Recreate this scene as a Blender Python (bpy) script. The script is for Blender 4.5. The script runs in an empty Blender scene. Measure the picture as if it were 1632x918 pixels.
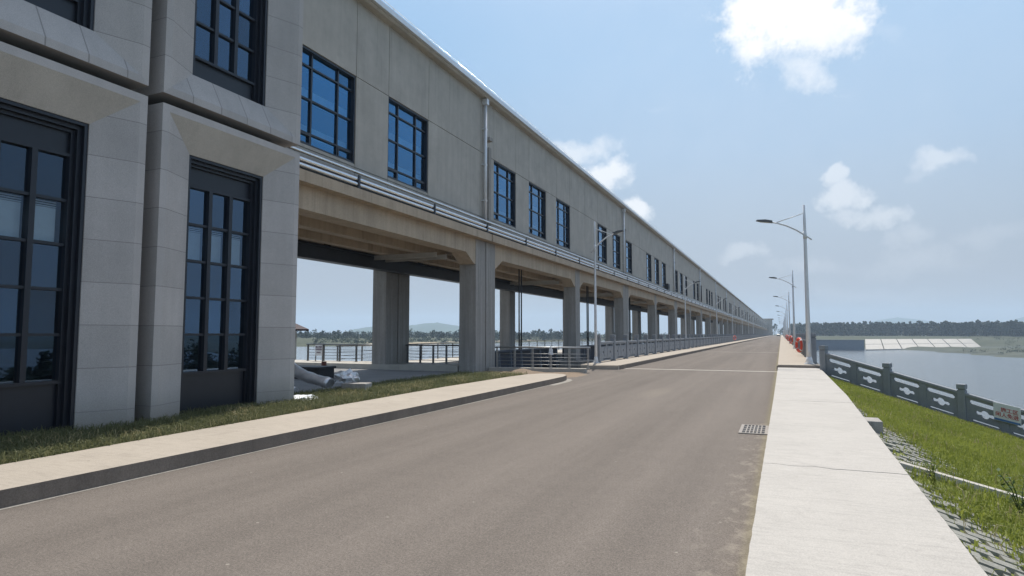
import bpy, bmesh, math, random
import numpy as np
from mathutils import Vector, Matrix, noise as mnoise

rng = random.Random(7)
nrng = np.random.default_rng(11)
scene = bpy.context.scene
col = scene.collection
R = math.radians

# ------------------------------------------------------------------ camera
YAW, PITCH = 23.164, 4.175
cam_d = bpy.data.cameras.new("camera")
cam = bpy.data.objects.new("camera", cam_d)
col.objects.link(cam)
cam_d.sensor_width = 36.0
cam_d.lens = 36.0 * 1000 / 1632
cam_d.clip_start = 0.05
cam_d.clip_end = 20000
cam.location = (0, 0, 1.6)
cam.rotation_euler = (R(90 + PITCH), 0, R(YAW))
scene.camera = cam

# ------------------------------------------------------------------ light, exposure
SUN_EL, SUN_AZ = 64.0, 13.0           # azimuth to the left of +Y
sd = bpy.data.lights.new("sun", 'SUN')
sd.energy = 3.3
sd.angle = R(0.53)
sd.color = (1.0, 0.95, 0.87)
sun = bpy.data.objects.new("sun", sd)
col.objects.link(sun)
to_sun = Vector((-math.sin(R(SUN_AZ)) * math.cos(R(SUN_EL)), math.cos(R(SUN_AZ)) * math.cos(R(SUN_EL)), math.sin(R(SUN_EL))))
sun.rotation_euler = to_sun.to_track_quat('Z', 'Y').to_euler()
scene.view_settings.view_transform = 'Standard'
scene.view_settings.look = 'None'
scene.view_settings.exposure = 0.52
scene.view_settings.gamma = 1.0
scene.view_settings.use_curve_mapping = False
cy = scene.cycles
cy.use_denoising = True
cy.max_bounces = 7
cy.diffuse_bounces = 4
cy.glossy_bounces = 4
cy.transmission_bounces = 4
cy.transparent_max_bounces = 12
cy.volume_bounces = 1
cy.caustics_reflective = False
cy.caustics_refractive = False

# ---- camera basis of the photograph: used only here, to turn cloud positions into directions of the sky
_a, _t = R(YAW), R(PITCH)
_r = np.array([math.cos(_a), math.sin(_a), 0.0])
_f0 = np.array([-math.sin(_a), math.cos(_a), 0.0])
_z = np.array([0, 0, 1.0])
_f = _f0 * math.cos(_t) + _z * math.sin(_t)
_u = _z * math.cos(_t) - _f0 * math.sin(_t)
def sky_dir(u, v):
    d = _f + _r * (u - 816) / 1000 - _u * (v - 459) / 1000
    return d / np.linalg.norm(d)

world = bpy.data.worlds.new("World")
scene.world = world
world.use_nodes = True
nt = world.node_tree
nt.nodes.clear()
def N(t, typ, **kw):
    n = t.nodes.new(typ)
    for k, v in kw.items():
        if k.startswith("i_"):
            n.inputs[k[2:].replace("_", " ")].default_value = v
        else:
            setattr(n, k, v)
    return n
def math_node(t, op, a, b=None, clamp=False):
    n = t.nodes.new("ShaderNodeMath"); n.operation = op; n.use_clamp = clamp
    for i, x in enumerate((a, b)):
        if x is None: continue
        if isinstance(x, (int, float)): n.inputs[i].default_value = x
        else: t.links.new(x, n.inputs[i])
    return n.outputs[0]
def vmath(t, op, a, b=None):
    n = t.nodes.new("ShaderNodeVectorMath"); n.operation = op
    for i, x in enumerate((a, b)):
        if x is None: continue
        if isinstance(x, (tuple, list)): n.inputs[i].default_value = x
        else: t.links.new(x, n.inputs[i])
    return n
sky = N(nt, "ShaderNodeTexSky", sky_type='NISHITA', sun_disc=False)
sky.sun_elevation = R(SUN_EL)
sky.sun_rotation = R(-SUN_AZ)
sky.air_density = 1.0
sky.dust_density = 1.2
sky.ozone_density = 1.6
sky.altitude = 20
tc = N(nt, "ShaderNodeTexCoord")
dirn = vmath(nt, 'NORMALIZE', tc.outputs['Generated']).outputs[0]
wn = N(nt, "ShaderNodeTexNoise", i_Scale=7.0, i_Detail=5.0, i_Roughness=0.6)
nt.links.new(dirn, wn.inputs['Vector'])
wsub = vmath(nt, 'SUBTRACT', wn.outputs['Color'], (0.5, 0.5, 0.5)).outputs[0]
wscl = vmath(nt, 'SCALE', wsub); wscl.inputs['Scale'].default_value = 0.10
wdir = vmath(nt, 'ADD', dirn, wscl.outputs[0]).outputs[0]
fb = N(nt, "ShaderNodeTexNoise", i_Scale=19.0, i_Detail=12.0, i_Roughness=0.68)
nt.links.new(dirn, fb.inputs['Vector'])
fbm = fb.outputs['Fac']
# (u, v, radius right, radius up, strength, hardness)
CLOUDS = [
    (1262, 25, 135, 110, 1.0, 1.5), (1228, 85, 75, 66, 0.95, 1.2), (1310, 65, 85, 80, 0.9, 1.1), (1285, 115, 75, 45, 0.6, 1.0), (1410, 45, 80, 40, 0.20, 1.0),
    (1326, 290, 24, 30, 0.5, 1.7), (1346, 322, 48, 32, 0.5, 1.5), (1390, 350, 70, 22, 0.4, 1.3), (1450, 375, 100, 24, 0.22, 1.0),
    (1512, 262, 52, 26, 0.42, 1.3), (1480, 285, 40, 14, 0.2, 1.0), (1190, 408, 58, 20, 0.30, 1.3), (1290, 425, 160, 30, 0.18, 0.9), (1480, 400, 140, 34, 0.18, 0.9), (1380, 470, 220, 26, 0.10, 0.9),
    (915, 245, 80, 30, 0.55, 1.2), (960, 290, 70, 32, 0.75, 1.3), (1015, 335, 48, 26, 0.75, 1.4), (1036, 170, 60, 30, 0.16, 1.0), (1440, 60, 110, 50, 0.14, 0.9), (1560, 370, 120, 30, 0.14, 0.9), (1180, 300, 120, 26, 0.08, 0.9),
]
tot = None
for (u, v, ru, rv, s, h) in CLOUDS:
    c = sky_dir(u, v)
    rr = np.cross(c, (0, 0, 1.0)); rr /= np.linalg.norm(rr)
    uu = np.cross(rr, c)
    k = 1.0 / (1 + ((u - 816) / 1000) ** 2 + ((v - 459) / 1000) ** 2) ** 0.5
    rx, ry = ru / 1000 * k, rv / 1000 * k
    x = math_node(nt, 'DIVIDE', vmath(nt, 'DOT_PRODUCT', wdir, tuple(rr)).outputs['Value'], rx)
    y = math_node(nt, 'DIVIDE', vmath(nt, 'DOT_PRODUCT', vmath(nt, 'SUBTRACT', wdir, tuple(c)).outputs[0], tuple(uu)).outputs['Value'], ry)
    r2 = math_node(nt, 'SQRT', math_node(nt, 'ADD', math_node(nt, 'MULTIPLY', x, x), math_node(nt, 'MULTIPLY', y, y)))
    m = math_node(nt, 'SUBTRACT', 1.0, r2)
    m = math_node(nt, 'ADD', m, math_node(nt, 'MULTIPLY', math_node(nt, 'SUBTRACT', fbm, 0.50), 1.9))
    m = math_node(nt, 'MULTIPLY', m, h, clamp=True)
    sm_ = N(nt, 'ShaderNodeMapRange', interpolation_type='SMOOTHSTEP'); nt.links.new(m, sm_.inputs[0]); m = sm_.outputs[0]
    front = math_node(nt, 'GREATER_THAN', vmath(nt, 'DOT_PRODUCT', dirn, tuple(c)).outputs['Value'], 0.5)
    m = math_node(nt, 'MULTIPLY', math_node(nt, 'MULTIPLY', m, front), s)
    tot = m if tot is None else math_node(nt, 'MAXIMUM', tot, m)
gc = sky_dir(1230, -60)
glow = N(nt, "ShaderNodeMapRange", interpolation_type='SMOOTHSTEP'); glow.inputs[1].default_value = 0.86; glow.inputs[2].default_value = 1.0; glow.inputs[4].default_value = 0.13
nt.links.new(vmath(nt, 'DOT_PRODUCT', dirn, tuple(gc)).outputs['Value'], glow.inputs[0])
tot = math_node(nt, 'MAXIMUM', tot, math_node(nt, 'MULTIPLY', glow.outputs[0], math_node(nt, 'ADD', 0.6, math_node(nt, 'MULTIPLY', fbm, 0.8))))
bg1 = N(nt, "ShaderNodeBackground", i_Strength=0.12)
hsv = N(nt, "ShaderNodeHueSaturation", i_Saturation=0.62, i_Value=1.0)
nt.links.new(sky.outputs[0], hsv.inputs['Color'])
elev = N(nt, "ShaderNodeSeparateXYZ"); nt.links.new(dirn, elev.inputs[0])
lowsky = N(nt, "ShaderNodeValToRGB")
K = 1 / 0.12
LOW = [(0.0, (0.295, 0.300, 0.315)), (0.07, (0.295, 0.315, 0.345)), (0.16, (0.29, 0.355, 0.43)), (0.27, (0.27, 0.385, 0.525)), (0.40, (0.255, 0.40, 0.58)), (0.55, (0.245, 0.40, 0.60))]
cr = lowsky.color_ramp
while len(cr.elements) < len(LOW): cr.elements.new(0.5)
for e_, (p_, c_) in zip(cr.elements, LOW): e_.position = p_; e_.color = (*c_, 1)
nt.links.new(elev.outputs[2], lowsky.inputs[0])
lows = vmath(nt, 'SCALE', lowsky.outputs[0]); lows.inputs['Scale'].default_value = K
up = N(nt, "ShaderNodeMapRange", interpolation_type='SMOOTHSTEP'); up.inputs[1].default_value = 0.42; up.inputs[2].default_value = 0.75
nt.links.new(elev.outputs[2], up.inputs[0])
mskc = N(nt, "ShaderNodeMixRGB"); nt.links.new(up.outputs[0], mskc.inputs[0]); nt.links.new(lows.outputs[0], mskc.inputs[1]); nt.links.new(hsv.outputs[0], mskc.inputs[2])
nt.links.new(mskc.outputs[0], bg1.inputs['Color'])
bg2 = N(nt, "ShaderNodeBackground", i_Strength=0.78)
bg2.inputs['Color'].default_value = (1.0, 1.0, 1.0, 1)
mixw = N(nt, "ShaderNodeMixShader")
nt.links.new(tot, mixw.inputs[0]); nt.links.new(bg1.outputs[0], mixw.inputs[1]); nt.links.new(bg2.outputs[0], mixw.inputs[2])
wo = N(nt, "ShaderNodeOutputWorld")
nt.links.new(mixw.outputs[0], wo.inputs['Surface'])
HAZE_DENSITY = 0.00030

# ------------------------------------------------------------------ materials
MATS = {}
def new_mat(name):
    m = bpy.data.materials.new(name); m.use_nodes = True
    t = m.node_tree
    return m, t, t.nodes["Principled BSDF"]
def ramp2(t, fac, c0, c1, p0=0.3, p1=0.7):
    n = t.nodes.new("ShaderNodeValToRGB")
    n.color_ramp.elements[0].position = p0; n.color_ramp.elements[1].position = p1
    n.color_ramp.elements[0].color = (*c0, 1); n.color_ramp.elements[1].color = (*c1, 1)
    t.links.new(fac, n.inputs[0])
    return n.outputs[0]
def noise(t, vec, scale, detail=5, rough=0.6, dist=0.0):
    n = N(t, "ShaderNodeTexNoise"); n.inputs['Scale'].default_value = scale
    n.inputs['Detail'].default_value = detail; n.inputs['Roughness'].default_value = rough; n.inputs['Distortion'].default_value = dist
    t.links.new(vec, n.inputs['Vector'])
    return n.outputs['Fac']
def scaled(t, vec, s):
    m = N(t, "ShaderNodeMapping"); m.inputs['Scale'].default_value = s
    t.links.new(vec, m.inputs['Vector'])
    return m.outputs[0]
def mixc(t, fac, a, b, mode='MIX'):
    n = t.nodes.new("ShaderNodeMixRGB"); n.blend_type = mode
    for i, x in ((0, fac), (1, a), (2, b)):
        if isinstance(x, (int, float)): n.inputs[i].default_value = x
        elif isinstance(x, (tuple, list)): n.inputs[i].default_value = (*x, 1)
        else: t.links.new(x, n.inputs[i])
    return n.outputs[0]
def bump(t, bsdf, h, strength=0.3, dist=0.01):
    b = N(t, "ShaderNodeBump"); b.inputs['Strength'].default_value = strength; b.inputs['Distance'].default_value = dist
    t.links.new(h, b.inputs['Height']); t.links.new(b.outputs[0], bsdf.inputs['Normal'])
def objco(t):
    return N(t, "ShaderNodeTexCoord").outputs['Object']
def sc(c, k): return tuple(x * k for x in c)
def plain(name, c, rough=0.6, metal=0.0, var=0.12, scale=6.0, bumps=0.0, spec=0.5, stretch=None):
    m, t, b = new_mat(name)
    v = objco(t)
    n1 = noise(t, v if stretch is None else scaled(t, v, stretch), scale)
    t.links.new(ramp2(t, n1, sc(c, 1 - var), sc(c, 1 + var)), b.inputs['Base Color'])
    b.inputs['Roughness'].default_value = rough; b.inputs['Metallic'].default_value = metal
    b.inputs['Specular IOR Level'].default_value = spec
    if bumps: bump(t, b, noise(t, v, 60, 3), bumps)
    return m
def concrete(name, c, streak=0.25, grain=0.12, fine=90, drip=0.25, rough=0.85):
    m, t, b = new_mat(name)
    v = objco(t)
    blot = noise(t, v, 0.9, 6, 0.65)
    st = noise(t, scaled(t, v, (2.6, 2.6, 0.16)), 1.6, 5, 0.6)
    gr = noise(t, v, fine, 2, 0.7)
    c1 = ramp2(t, blot, sc(c, 0.84), sc(c, 1.12), 0.3, 0.7)
    c2 = mixc(t, streak, c1, ramp2(t, st, sc(c, 0.55), sc(c, 1.2), 0.32, 0.62))
    dr1 = noise(t, scaled(t, v, (1.7, 1.7, 0.05)), 2.2, 6, 0.7)
    dm = math_node(t, 'MULTIPLY', math_node(t, 'SUBTRACT', dr1, 0.56), 6.0, clamp=True)
    c2 = mixc(t, math_node(t, 'MULTIPLY', dm, drip), c2, sc(c, 0.42))
    pat = noise(t, v, 3.4, 5, 0.75)
    c2 = mixc(t, math_node(t, 'MULTIPLY', math_node(t, 'MULTIPLY', math_node(t, 'SUBTRACT', pat, 0.55), 5.0, clamp=True), drip * 0.7), c2, sc(c, 0.62))
    c3 = mixc(t, grain, c2, ramp2(t, gr, (0, 0, 0), (1, 1, 1), 0.35, 0.65), 'OVERLAY')
    t.links.new(c3, b.inputs['Base Color'])
    b.inputs['Roughness'].default_value = rough; b.inputs['Specular IOR Level'].default_value = 0.3
    bump(t, b, gr, 0.25, 0.004)
    return m
def granite(name, c, axis, step, offs, jw=0.008, dark=0.6):
    """granite cladding with thin joints every step metres along one axis"""
    m, t, b = new_mat(name)
    v = objco(t)
    sep = N(t, "ShaderNodeSeparateXYZ"); t.links.new(v, sep.inputs[0])
    fr = math_node(t, 'FRACT', math_node(t, 'DIVIDE', math_node(t, 'ADD', sep.outputs[axis], 100 * step - offs), step))
    j = math_node(t, 'LESS_THAN', fr, jw / step * 1.6)
    cell = math_node(t, 'FLOOR', math_node(t, 'DIVIDE', math_node(t, 'ADD', sep.outputs[axis], 100 * step - offs), step))
    wnn = N(t, "ShaderNodeTexWhiteNoise", noise_dimensions='1D'); t.links.new(cell, wnn.inputs['W'])
    blot = noise(t, v, 1.1, 6, 0.7)
    sp = noise(t, v, 140, 2, 0.8)
    st = noise(t, scaled(t, v, (3, 3, 0.25)), 1.3, 4)
    c1 = ramp2(t, blot, sc(c, 0.86), sc(c, 1.1), 0.3, 0.7)
    c1 = mixc(t, 0.30, c1, ramp2(t, wnn.outputs[0], sc(c, 0.72), sc(c, 1.28), 0.0, 1.0))
    c1 = mixc(t, 0.15, c1, ramp2(t, st, sc(c, 0.5), sc(c, 1.2)))
    c2 = mixc(t, 0.28, c1, ramp2(t, sp, (0.05, 0.05, 0.05), (0.95, 0.95, 0.95), 0.36, 0.64), 'OVERLAY')
    geo = N(t, "ShaderNodeNewGeometry"); sz = N(t, "ShaderNodeSeparateXYZ"); t.links.new(geo.outputs['Position'], sz.inputs[0])
    spl = math_node(t, 'MULTIPLY', math_node(t, 'SUBTRACT', math_node(t, 'ADD', 0.42, math_node(t, 'MULTIPLY', blot, 0.5)), sz.outputs[2]), 1.6, clamp=True)
    c2 = mixc(t, math_node(t, 'MULTIPLY', spl, 0.75), c2, (0.25, 0.215, 0.165))
    c3 = mixc(t, j, c2, sc(c, dark))
    t.links.new(c3, b.inputs['Base Color'])
    b.inputs['Roughness'].default_value = 0.7; b.inputs['Specular IOR Level'].default_value = 0.35
    bump(t, b, math_node(t, 'SUBTRACT', sp, math_node(t, 'MULTIPLY', j, 3.0)), 0.2, 0.004)
    return m
def glass(name, tint, gloss, base=0.25, rough=0.012):
    m, t, b = new_mat(name)
    t.nodes.remove(b)
    out = t.nodes["Material Output"]
    v = objco(t)
    tr = N(t, "ShaderNodeBsdfTransparent"); tr.inputs[0].default_value = (*tint, 1)
    gl = N(t, "ShaderNodeBsdfGlossy"); gl.inputs['Color'].default_value = (*gloss, 1); gl.inputs['Roughness'].default_value = rough
    wv = noise(t, v, 0.9, 2)
    bp = N(t, "ShaderNodeBump"); bp.inputs['Strength'].default_value = 0.06; bp.inputs['Distance'].default_value = 0.02
    t.links.new(wv, bp.inputs['Height']); t.links.new(bp.outputs[0], gl.inputs['Normal'])
    gw = N(t, "ShaderNodeBsdfGlossy"); gw.inputs['Color'].default_value = (0.9, 0.95, 1.0, 1); gw.inputs['Roughness'].default_value = rough
    t.links.new(bp.outputs[0], gw.inputs['Normal'])
    fr = N(t, "ShaderNodeFresnel"); fr.inputs[0].default_value = 1.45
    oi = N(t, "ShaderNodeObjectInfo"); ge = N(t, "ShaderNodeNewGeometry")
    var = math_node(t, 'ADD', math_node(t, 'MULTIPLY', oi.outputs['Random'], 0.16), math_node(t, 'MULTIPLY', ge.outputs['Random Per Island'], 0.14))
    fac = math_node(t, 'ADD', var, base - 0.15, clamp=True)
    mx = N(t, "ShaderNodeMixShader")
    t.links.new(fac, mx.inputs[0]); t.links.new(tr.outputs[0], mx.inputs[1]); t.links.new(gl.outputs[0], mx.inputs[2])
    m2 = N(t, "ShaderNodeMixShader")
    t.links.new(fr.outputs[0], m2.inputs[0]); t.links.new(mx.outputs[0], m2.inputs[1]); t.links.new(gw.outputs[0], m2.inputs[2])
    t.links.new(m2.outputs[0], out.inputs[0])
    return m

M = {}
M['render_wall'] = concrete('beige_render', (0.45, 0.42, 0.372), 0.14, 0.12, 70, 0.36)
M['core'] = plain('dark_joint_and_shade', (0.045, 0.043, 0.04), 0.9)
M['conc'] = concrete('raw_concrete', (0.335, 0.315, 0.29), 0.42, 0.20, 60, 0.6)
M['conc_warm'] = concrete('warm_concrete', (0.46, 0.37, 0.275), 0.26, 0.16, 60, 0.55)
M['conc_light'] = concrete('pale_concrete', (0.46, 0.43, 0.38), 0.10, 0.12, 80)
M['conc_dark'] = concrete('dark_concrete', (0.10, 0.10, 0.10), 0.3, 0.12, 60)  # darker than the other concretes, for the well lining
M['granite_v'] = granite('granite_cladding', (0.455, 0.43, 0.41), 2, 0.665, 0.40)
M['granite_h'] = granite('granite_sill', (0.455, 0.43, 0.41), 1, 0.62, 0.2, 0.014)
M['granite_warm'] = concrete('granite_lintel', (0.46, 0.43, 0.385), 0.10, 0.22, 140, rough=0.7)
M['rail_stone'] = concrete('grey_rail_stone', (0.25, 0.265, 0.285), 0.18, 0.22, 110, rough=0.7)
M['frame'] = plain('dark_window_metal', (0.010, 0.013, 0.021), 0.38, 0.0, 0.1, spec=0.5)
M['frame_blue'] = plain('navy_window_metal', (0.012, 0.018, 0.030), 0.4, 0.0, 0.1)
M['glass_blue'] = glass('blue_coated_glass', (0.60, 0.76, 0.88), (0.055, 0.34, 0.70), 0.40)
M['glass_dark'] = glass('dark_coated_glass', (0.80, 0.88, 0.92), (0.13, 0.25, 0.42), 0.24)
M['blind'] = plain('pale_roller_blind', (0.80, 0.85, 0.86), 0.8, var=0.05)
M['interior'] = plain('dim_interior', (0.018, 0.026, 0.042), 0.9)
M['reflection_pale'] = plain('pale_reflection_band', (0.85, 0.87, 0.88), 0.8)
M['steel'] = plain('brushed_steel', (0.80, 0.81, 0.82), 0.22, 1.0, 0.08, 9)
M['rail_steel'] = plain('satin_rail_steel', (0.42, 0.42, 0.41), 0.45, 0.85, 0.08, 9)
M['zinc'] = plain('white_zinc', (0.72, 0.74, 0.76), 0.35, 0.3, 0.06, 5)
M['girder'] = plain('blue_black_girder', (0.022, 0.026, 0.034), 0.5, 0.0, 0.2, 3)
M['gate_steel'] = plain('navy_gate_steel', (0.018, 0.028, 0.050), 0.45, 0.0, 0.25, 2)
M['lamp'] = plain('white_lamp_paint', (0.70, 0.71, 0.72), 0.4, 0.0, 0.05, 4)
M['lamp_head'] = plain('grey_lamp_head', (0.10, 0.105, 0.11), 0.4)
M['lamp_glass'] = plain('lamp_lens', (0.55, 0.55, 0.5), 0.2)
M['orange'] = plain('buoy_orange', (0.72, 0.075, 0.035), 0.45, 0.0, 0.10, 7)
M['white'] = plain('white_band', (0.78, 0.78, 0.76), 0.5)
M['red_roof'] = plain('dark_red_tiles', (0.035, 0.014, 0.018), 0.7, var=0.25, scale=9)
M['hut_wall'] = plain('cream_hut_wall', (0.62, 0.60, 0.56), 0.7)
M['grate'] = plain('worn_cast_grate', (0.26, 0.235, 0.21), 0.7, 0.2)
M['rust'] = plain('rusty_red_post', (0.17, 0.055, 0.035), 0.8, var=0.3)
M['black'] = plain('black_plastic', (0.012, 0.012, 0.015), 0.6)
M['foil'] = plain('silver_foil', (0.62, 0.63, 0.65), 0.34, 0.55, 0.15, 5, 0.5)
M['plastic'] = plain('crumpled_white_plastic', (0.66, 0.68, 0.70), 0.45, var=0.1)
M['bark'] = plain('bark', (0.10, 0.075, 0.05), 0.9, var=0.3)
M['car_paint'] = plain('dark_car_paint', (0.02, 0.025, 0.03), 0.6)
M['tyre'] = plain('tyre_rubber', (0.015, 0.015, 0.015), 0.8)
M['text_red'] = plain('red_lettering', (0.42, 0.05, 0.06), 0.6)
M['text_purple'] = plain('dark_lettering', (0.10, 0.04, 0.10), 0.6)
M['sign_white'] = plain('white_sign_board', (0.62, 0.64, 0.66), 0.5)
M['sign_blue'] = plain('blue_sign_stripe', (0.06, 0.15, 0.35), 0.5)
M['hill'] = plain('wooded_hill', (0.045, 0.075, 0.045), 0.95, var=0.35, scale=0.006)
M['wallblue'] = concrete('grey_blue_wall', (0.15, 0.18, 0.22), 0.15, 0.08, 3)

def leaf_mat(name, c0, c1, trans=0.25, rough=0.6):
    m, t, b = new_mat(name)
    g = N(t, "ShaderNodeNewGeometry")
    fac = g.outputs['Random Per Island']
    cc = ramp2(t, fac, c0, c1, 0.0, 1.0)
    n1 = noise(t, objco(t), 0.35, 4)
    cc = mixc(t, 0.4, cc, ramp2(t, n1, sc(c0, 0.8), sc(c1, 1.15)))
    t.links.new(cc, b.inputs['Base Color'])
    b.inputs['Roughness'].default_value = rough
    b.inputs['Specular IOR Level'].default_value = 0.25
    out = t.nodes["Material Output"]
    if trans:
        tl = N(t, "ShaderNodeBsdfTranslucent"); t.links.new(cc, tl.inputs[0])
        mx = N(t, "ShaderNodeMixShader"); mx.inputs[0].default_value = trans
        t.links.new(b.outputs[0], mx.inputs[1]); t.links.new(tl.outputs[0], mx.inputs[2]); t.links.new(mx.outputs[0], out.inputs[0])
    return m
M['leaf_far'] = leaf_mat('far_leaves', (0.011, 0.026, 0.018), (0.030, 0.054, 0.028), 0.12)
M['leaf'] = leaf_mat('green_leaves', (0.035, 0.075, 0.02), (0.09, 0.15, 0.04), 0.3)
M['grass_sun'] = leaf_mat('yellow_green_grass', (0.15, 0.19, 0.028), (0.32, 0.345, 0.070), 0.5)
M['grass_dark'] = leaf_mat('ragged_green_grass', (0.075, 0.095, 0.035), (0.25, 0.245, 0.125), 0.4)

def road_mat():
    m, t, b = new_mat('worn_asphalt')
    v = objco(t)
    sep = N(t, "ShaderNodeSeparateXYZ"); t.links.new(v, sep.inputs[0])
    c = (0.158, 0.136, 0.117)
    big = noise(t, v, 0.35, 6, 0.6)
    track = noise(t, scaled(t, v, (1.0, 0.05, 1.0)), 2.4, 5, 0.65)
    track2 = noise(t, scaled(t, v, (1.0, 0.02, 1.0)), 0.8, 3)
    agg = noise(t, v, 170, 2, 0.8)
    agg2 = noise(t, v, 55, 2, 0.7)
    c1 = ramp2(t, big, sc(c, 0.86), sc(c, 1.12), 0.3, 0.7)
    c1 = mixc(t, 0.40, c1, ramp2(t, track, sc(c, 0.66), sc(c, 1.26), 0.35, 0.65))
    c1 = mixc(t, 0.48, c1, ramp2(t, track2, sc(c, 0.72), sc(c, 1.24), 0.38, 0.62))
    oil = noise(t, scaled(t, v, (1, 0.4, 1)), 1.1, 7, 0.72, 0.5)
    c1 = mixc(t, math_node(t, 'MULTIPLY', math_node(t, 'MULTIPLY', math_node(t, 'SUBTRACT', oil, 0.58), 7.0, clamp=True), 0.26), c1, sc(c, 0.55))
    mid = noise(t, v, 2.6, 6, 0.7); mid2 = noise(t, v, 14, 4, 0.7)
    c1 = mixc(t, 0.22, c1, ramp2(t, mid, sc(c, 0.82), sc(c, 1.16), 0.32, 0.68))
    c1 = mixc(t, 0.10, c1, ramp2(t, mid2, (0.1, 0.1, 0.1), (0.9, 0.9, 0.9), 0.34, 0.66), 'OVERLAY')
    c1 = mixc(t, 0.45, c1, ramp2(t, agg, (0.0, 0.0, 0.0), (1, 1, 1), 0.34, 0.66), 'OVERLAY')
    c1 = mixc(t, 0.30, c1, ramp2(t, agg2, (0.1, 0.1, 0.1), (0.9, 0.9, 0.9), 0.34, 0.66), 'OVERLAY')
    # pale cement spill along the right edge
    edge = math_node(t, 'MULTIPLY', math_node(t, 'ADD', sep.outputs[0], 1.05), 1.5, clamp=True)
    near = math_node(t, 'MULTIPLY', math_node(t, 'SUBTRACT', 13.5, sep.outputs[1]), 0.5, clamp=True)
    pn = noise(t, scaled(t, v, (1.6, 1, 1)), 4.5, 6, 0.7, 0.6)
    pm = math_node(t, 'MULTIPLY', math_node(t, 'SUBTRACT', math_node(t, 'ADD', pn, math_node(t, 'MULTIPLY', edge, 0.16)), 0.66), 9.0, clamp=True)
    pm = math_node(t, 'MULTIPLY', math_node(t, 'MULTIPLY', pm, edge), near)
    c1 = mixc(t, math_node(t, 'MULTIPLY', pm, 0.38), c1, (0.36, 0.32, 0.26))
    # one soft dried splash in mid road
    dx = math_node(t, 'DIVIDE', math_node(t, 'ADD', sep.outputs[0], 3.2), 0.5)
    dy = math_node(t, 'DIVIDE', math_node(t, 'SUBTRACT', sep.outputs[1], 17.5), 2.0)
    rr = math_node(t, 'ADD', math_node(t, 'MULTIPLY', dx, dx), math_node(t, 'MULTIPLY', dy, dy))
    sp = math_node(t, 'MULTIPLY', math_node(t, 'SUBTRACT', math_node(t, 'ADD', math_node(t, 'SUBTRACT', 1.0, rr), math_node(t, 'SUBTRACT', pn, 0.5)), 0.2), 0.7, clamp=True)
    c1 = mixc(t, math_node(t, 'MULTIPLY', sp, 0.3), c1, (0.32, 0.28, 0.22))
    # sparse pale specks of grit
    vor = N(t, "ShaderNodeTexVoronoi"); vor.inputs['Scale'].default_value = 2.6
    t.links.new(v, vor.inputs['Vector'])
    spk = math_node(t, 'LESS_THAN', vor.outputs['Distance'], 0.035)
    c1 = mixc(t, math_node(t, 'MULTIPLY', spk, 0.5), c1, (0.42, 0.38, 0.32))
    # damp-brown line of silt against the kerbs
    silt = math_node(t, 'MULTIPLY', math_node(t, 'ADD', sep.outputs[0], 0.34), 8.0, clamp=True)
    c1 = mixc(t, math_node(t, 'MULTIPLY', silt, math_node(t, 'MULTIPLY', pn, 0.9)), c1, (0.26, 0.235, 0.12))
    t.links.new(c1, b.inputs['Base Color'])
    b.inputs['Roughness'].default_value = 0.9; b.inputs['Specular IOR Level'].default_value = 0.2
    bump(t, b, agg, 0.35, 0.004)
    return m
M['road'] = road_mat()
def walk_mat(name, c):
    m, t, b = new_mat(name)
    v = objco(t)
    broom = noise(t, scaled(t, v, (1.0, 9.0, 1.0)), 3.2, 6, 0.7, 0.3)
    big = noise(t, v, 0.8, 6, 0.65)
    fine = noise(t, v, 110, 2, 0.7)
    c1 = ramp2(t, big, sc(c, 0.88), sc(c, 1.07), 0.3, 0.7)
    c1 = mixc(t, 0.34, c1, ramp2(t, broom, sc(c, 0.52), sc(c, 1.08), 0.26, 0.52))
    drt = noise(t, v, 2.2, 7, 0.75, 0.4)
    c1 = mixc(t, math_node(t, 'MULTIPLY', math_node(t, 'MULTIPLY', math_node(t, 'SUBTRACT', drt, 0.54), 5.0, clamp=True), 0.34), c1, sc(c, 0.5))
    c1 = mixc(t, 0.12, c1, ramp2(t, fine, (0, 0, 0), (1, 1, 1), 0.35, 0.65), 'OVERLAY')
    vor = N(t, "ShaderNodeTexVoronoi"); vor.inputs['Scale'].default_value = 1.7
    t.links.new(v, vor.inputs['Vector'])
    spk = math_node(t, 'LESS_THAN', vor.outputs['Distance'], 0.028)
    c1 = mixc(t, math_node(t, 'MULTIPLY', spk, 0.6), c1, sc(c, 0.35))
    t.links.new(c1, b.inputs['Base Color'])
    b.inputs['Roughness'].default_value = 0.85; b.inputs['Specular IOR Level'].default_value = 0.3
    bump(t, b, broom, 0.15, 0.01)
    return m
M['walk'] = walk_mat('white_broomed_concrete', (0.425, 0.40, 0.365))
M['walk_warm'] = walk_mat('cream_concrete', (0.395, 0.345, 0.285))
M['kerb'] = concrete('dark_kerb_concrete', (0.205, 0.170, 0.140), 0.30, 0.15, 60)
M['mortar'] = concrete('dull_mortar', (0.30, 0.275, 0.24), 0.2, 0.2, 60, 0.5)
M['strip'] = concrete('joint_strip_concrete', (0.42, 0.39, 0.34), 0.1, 0.1, 60)
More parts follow.
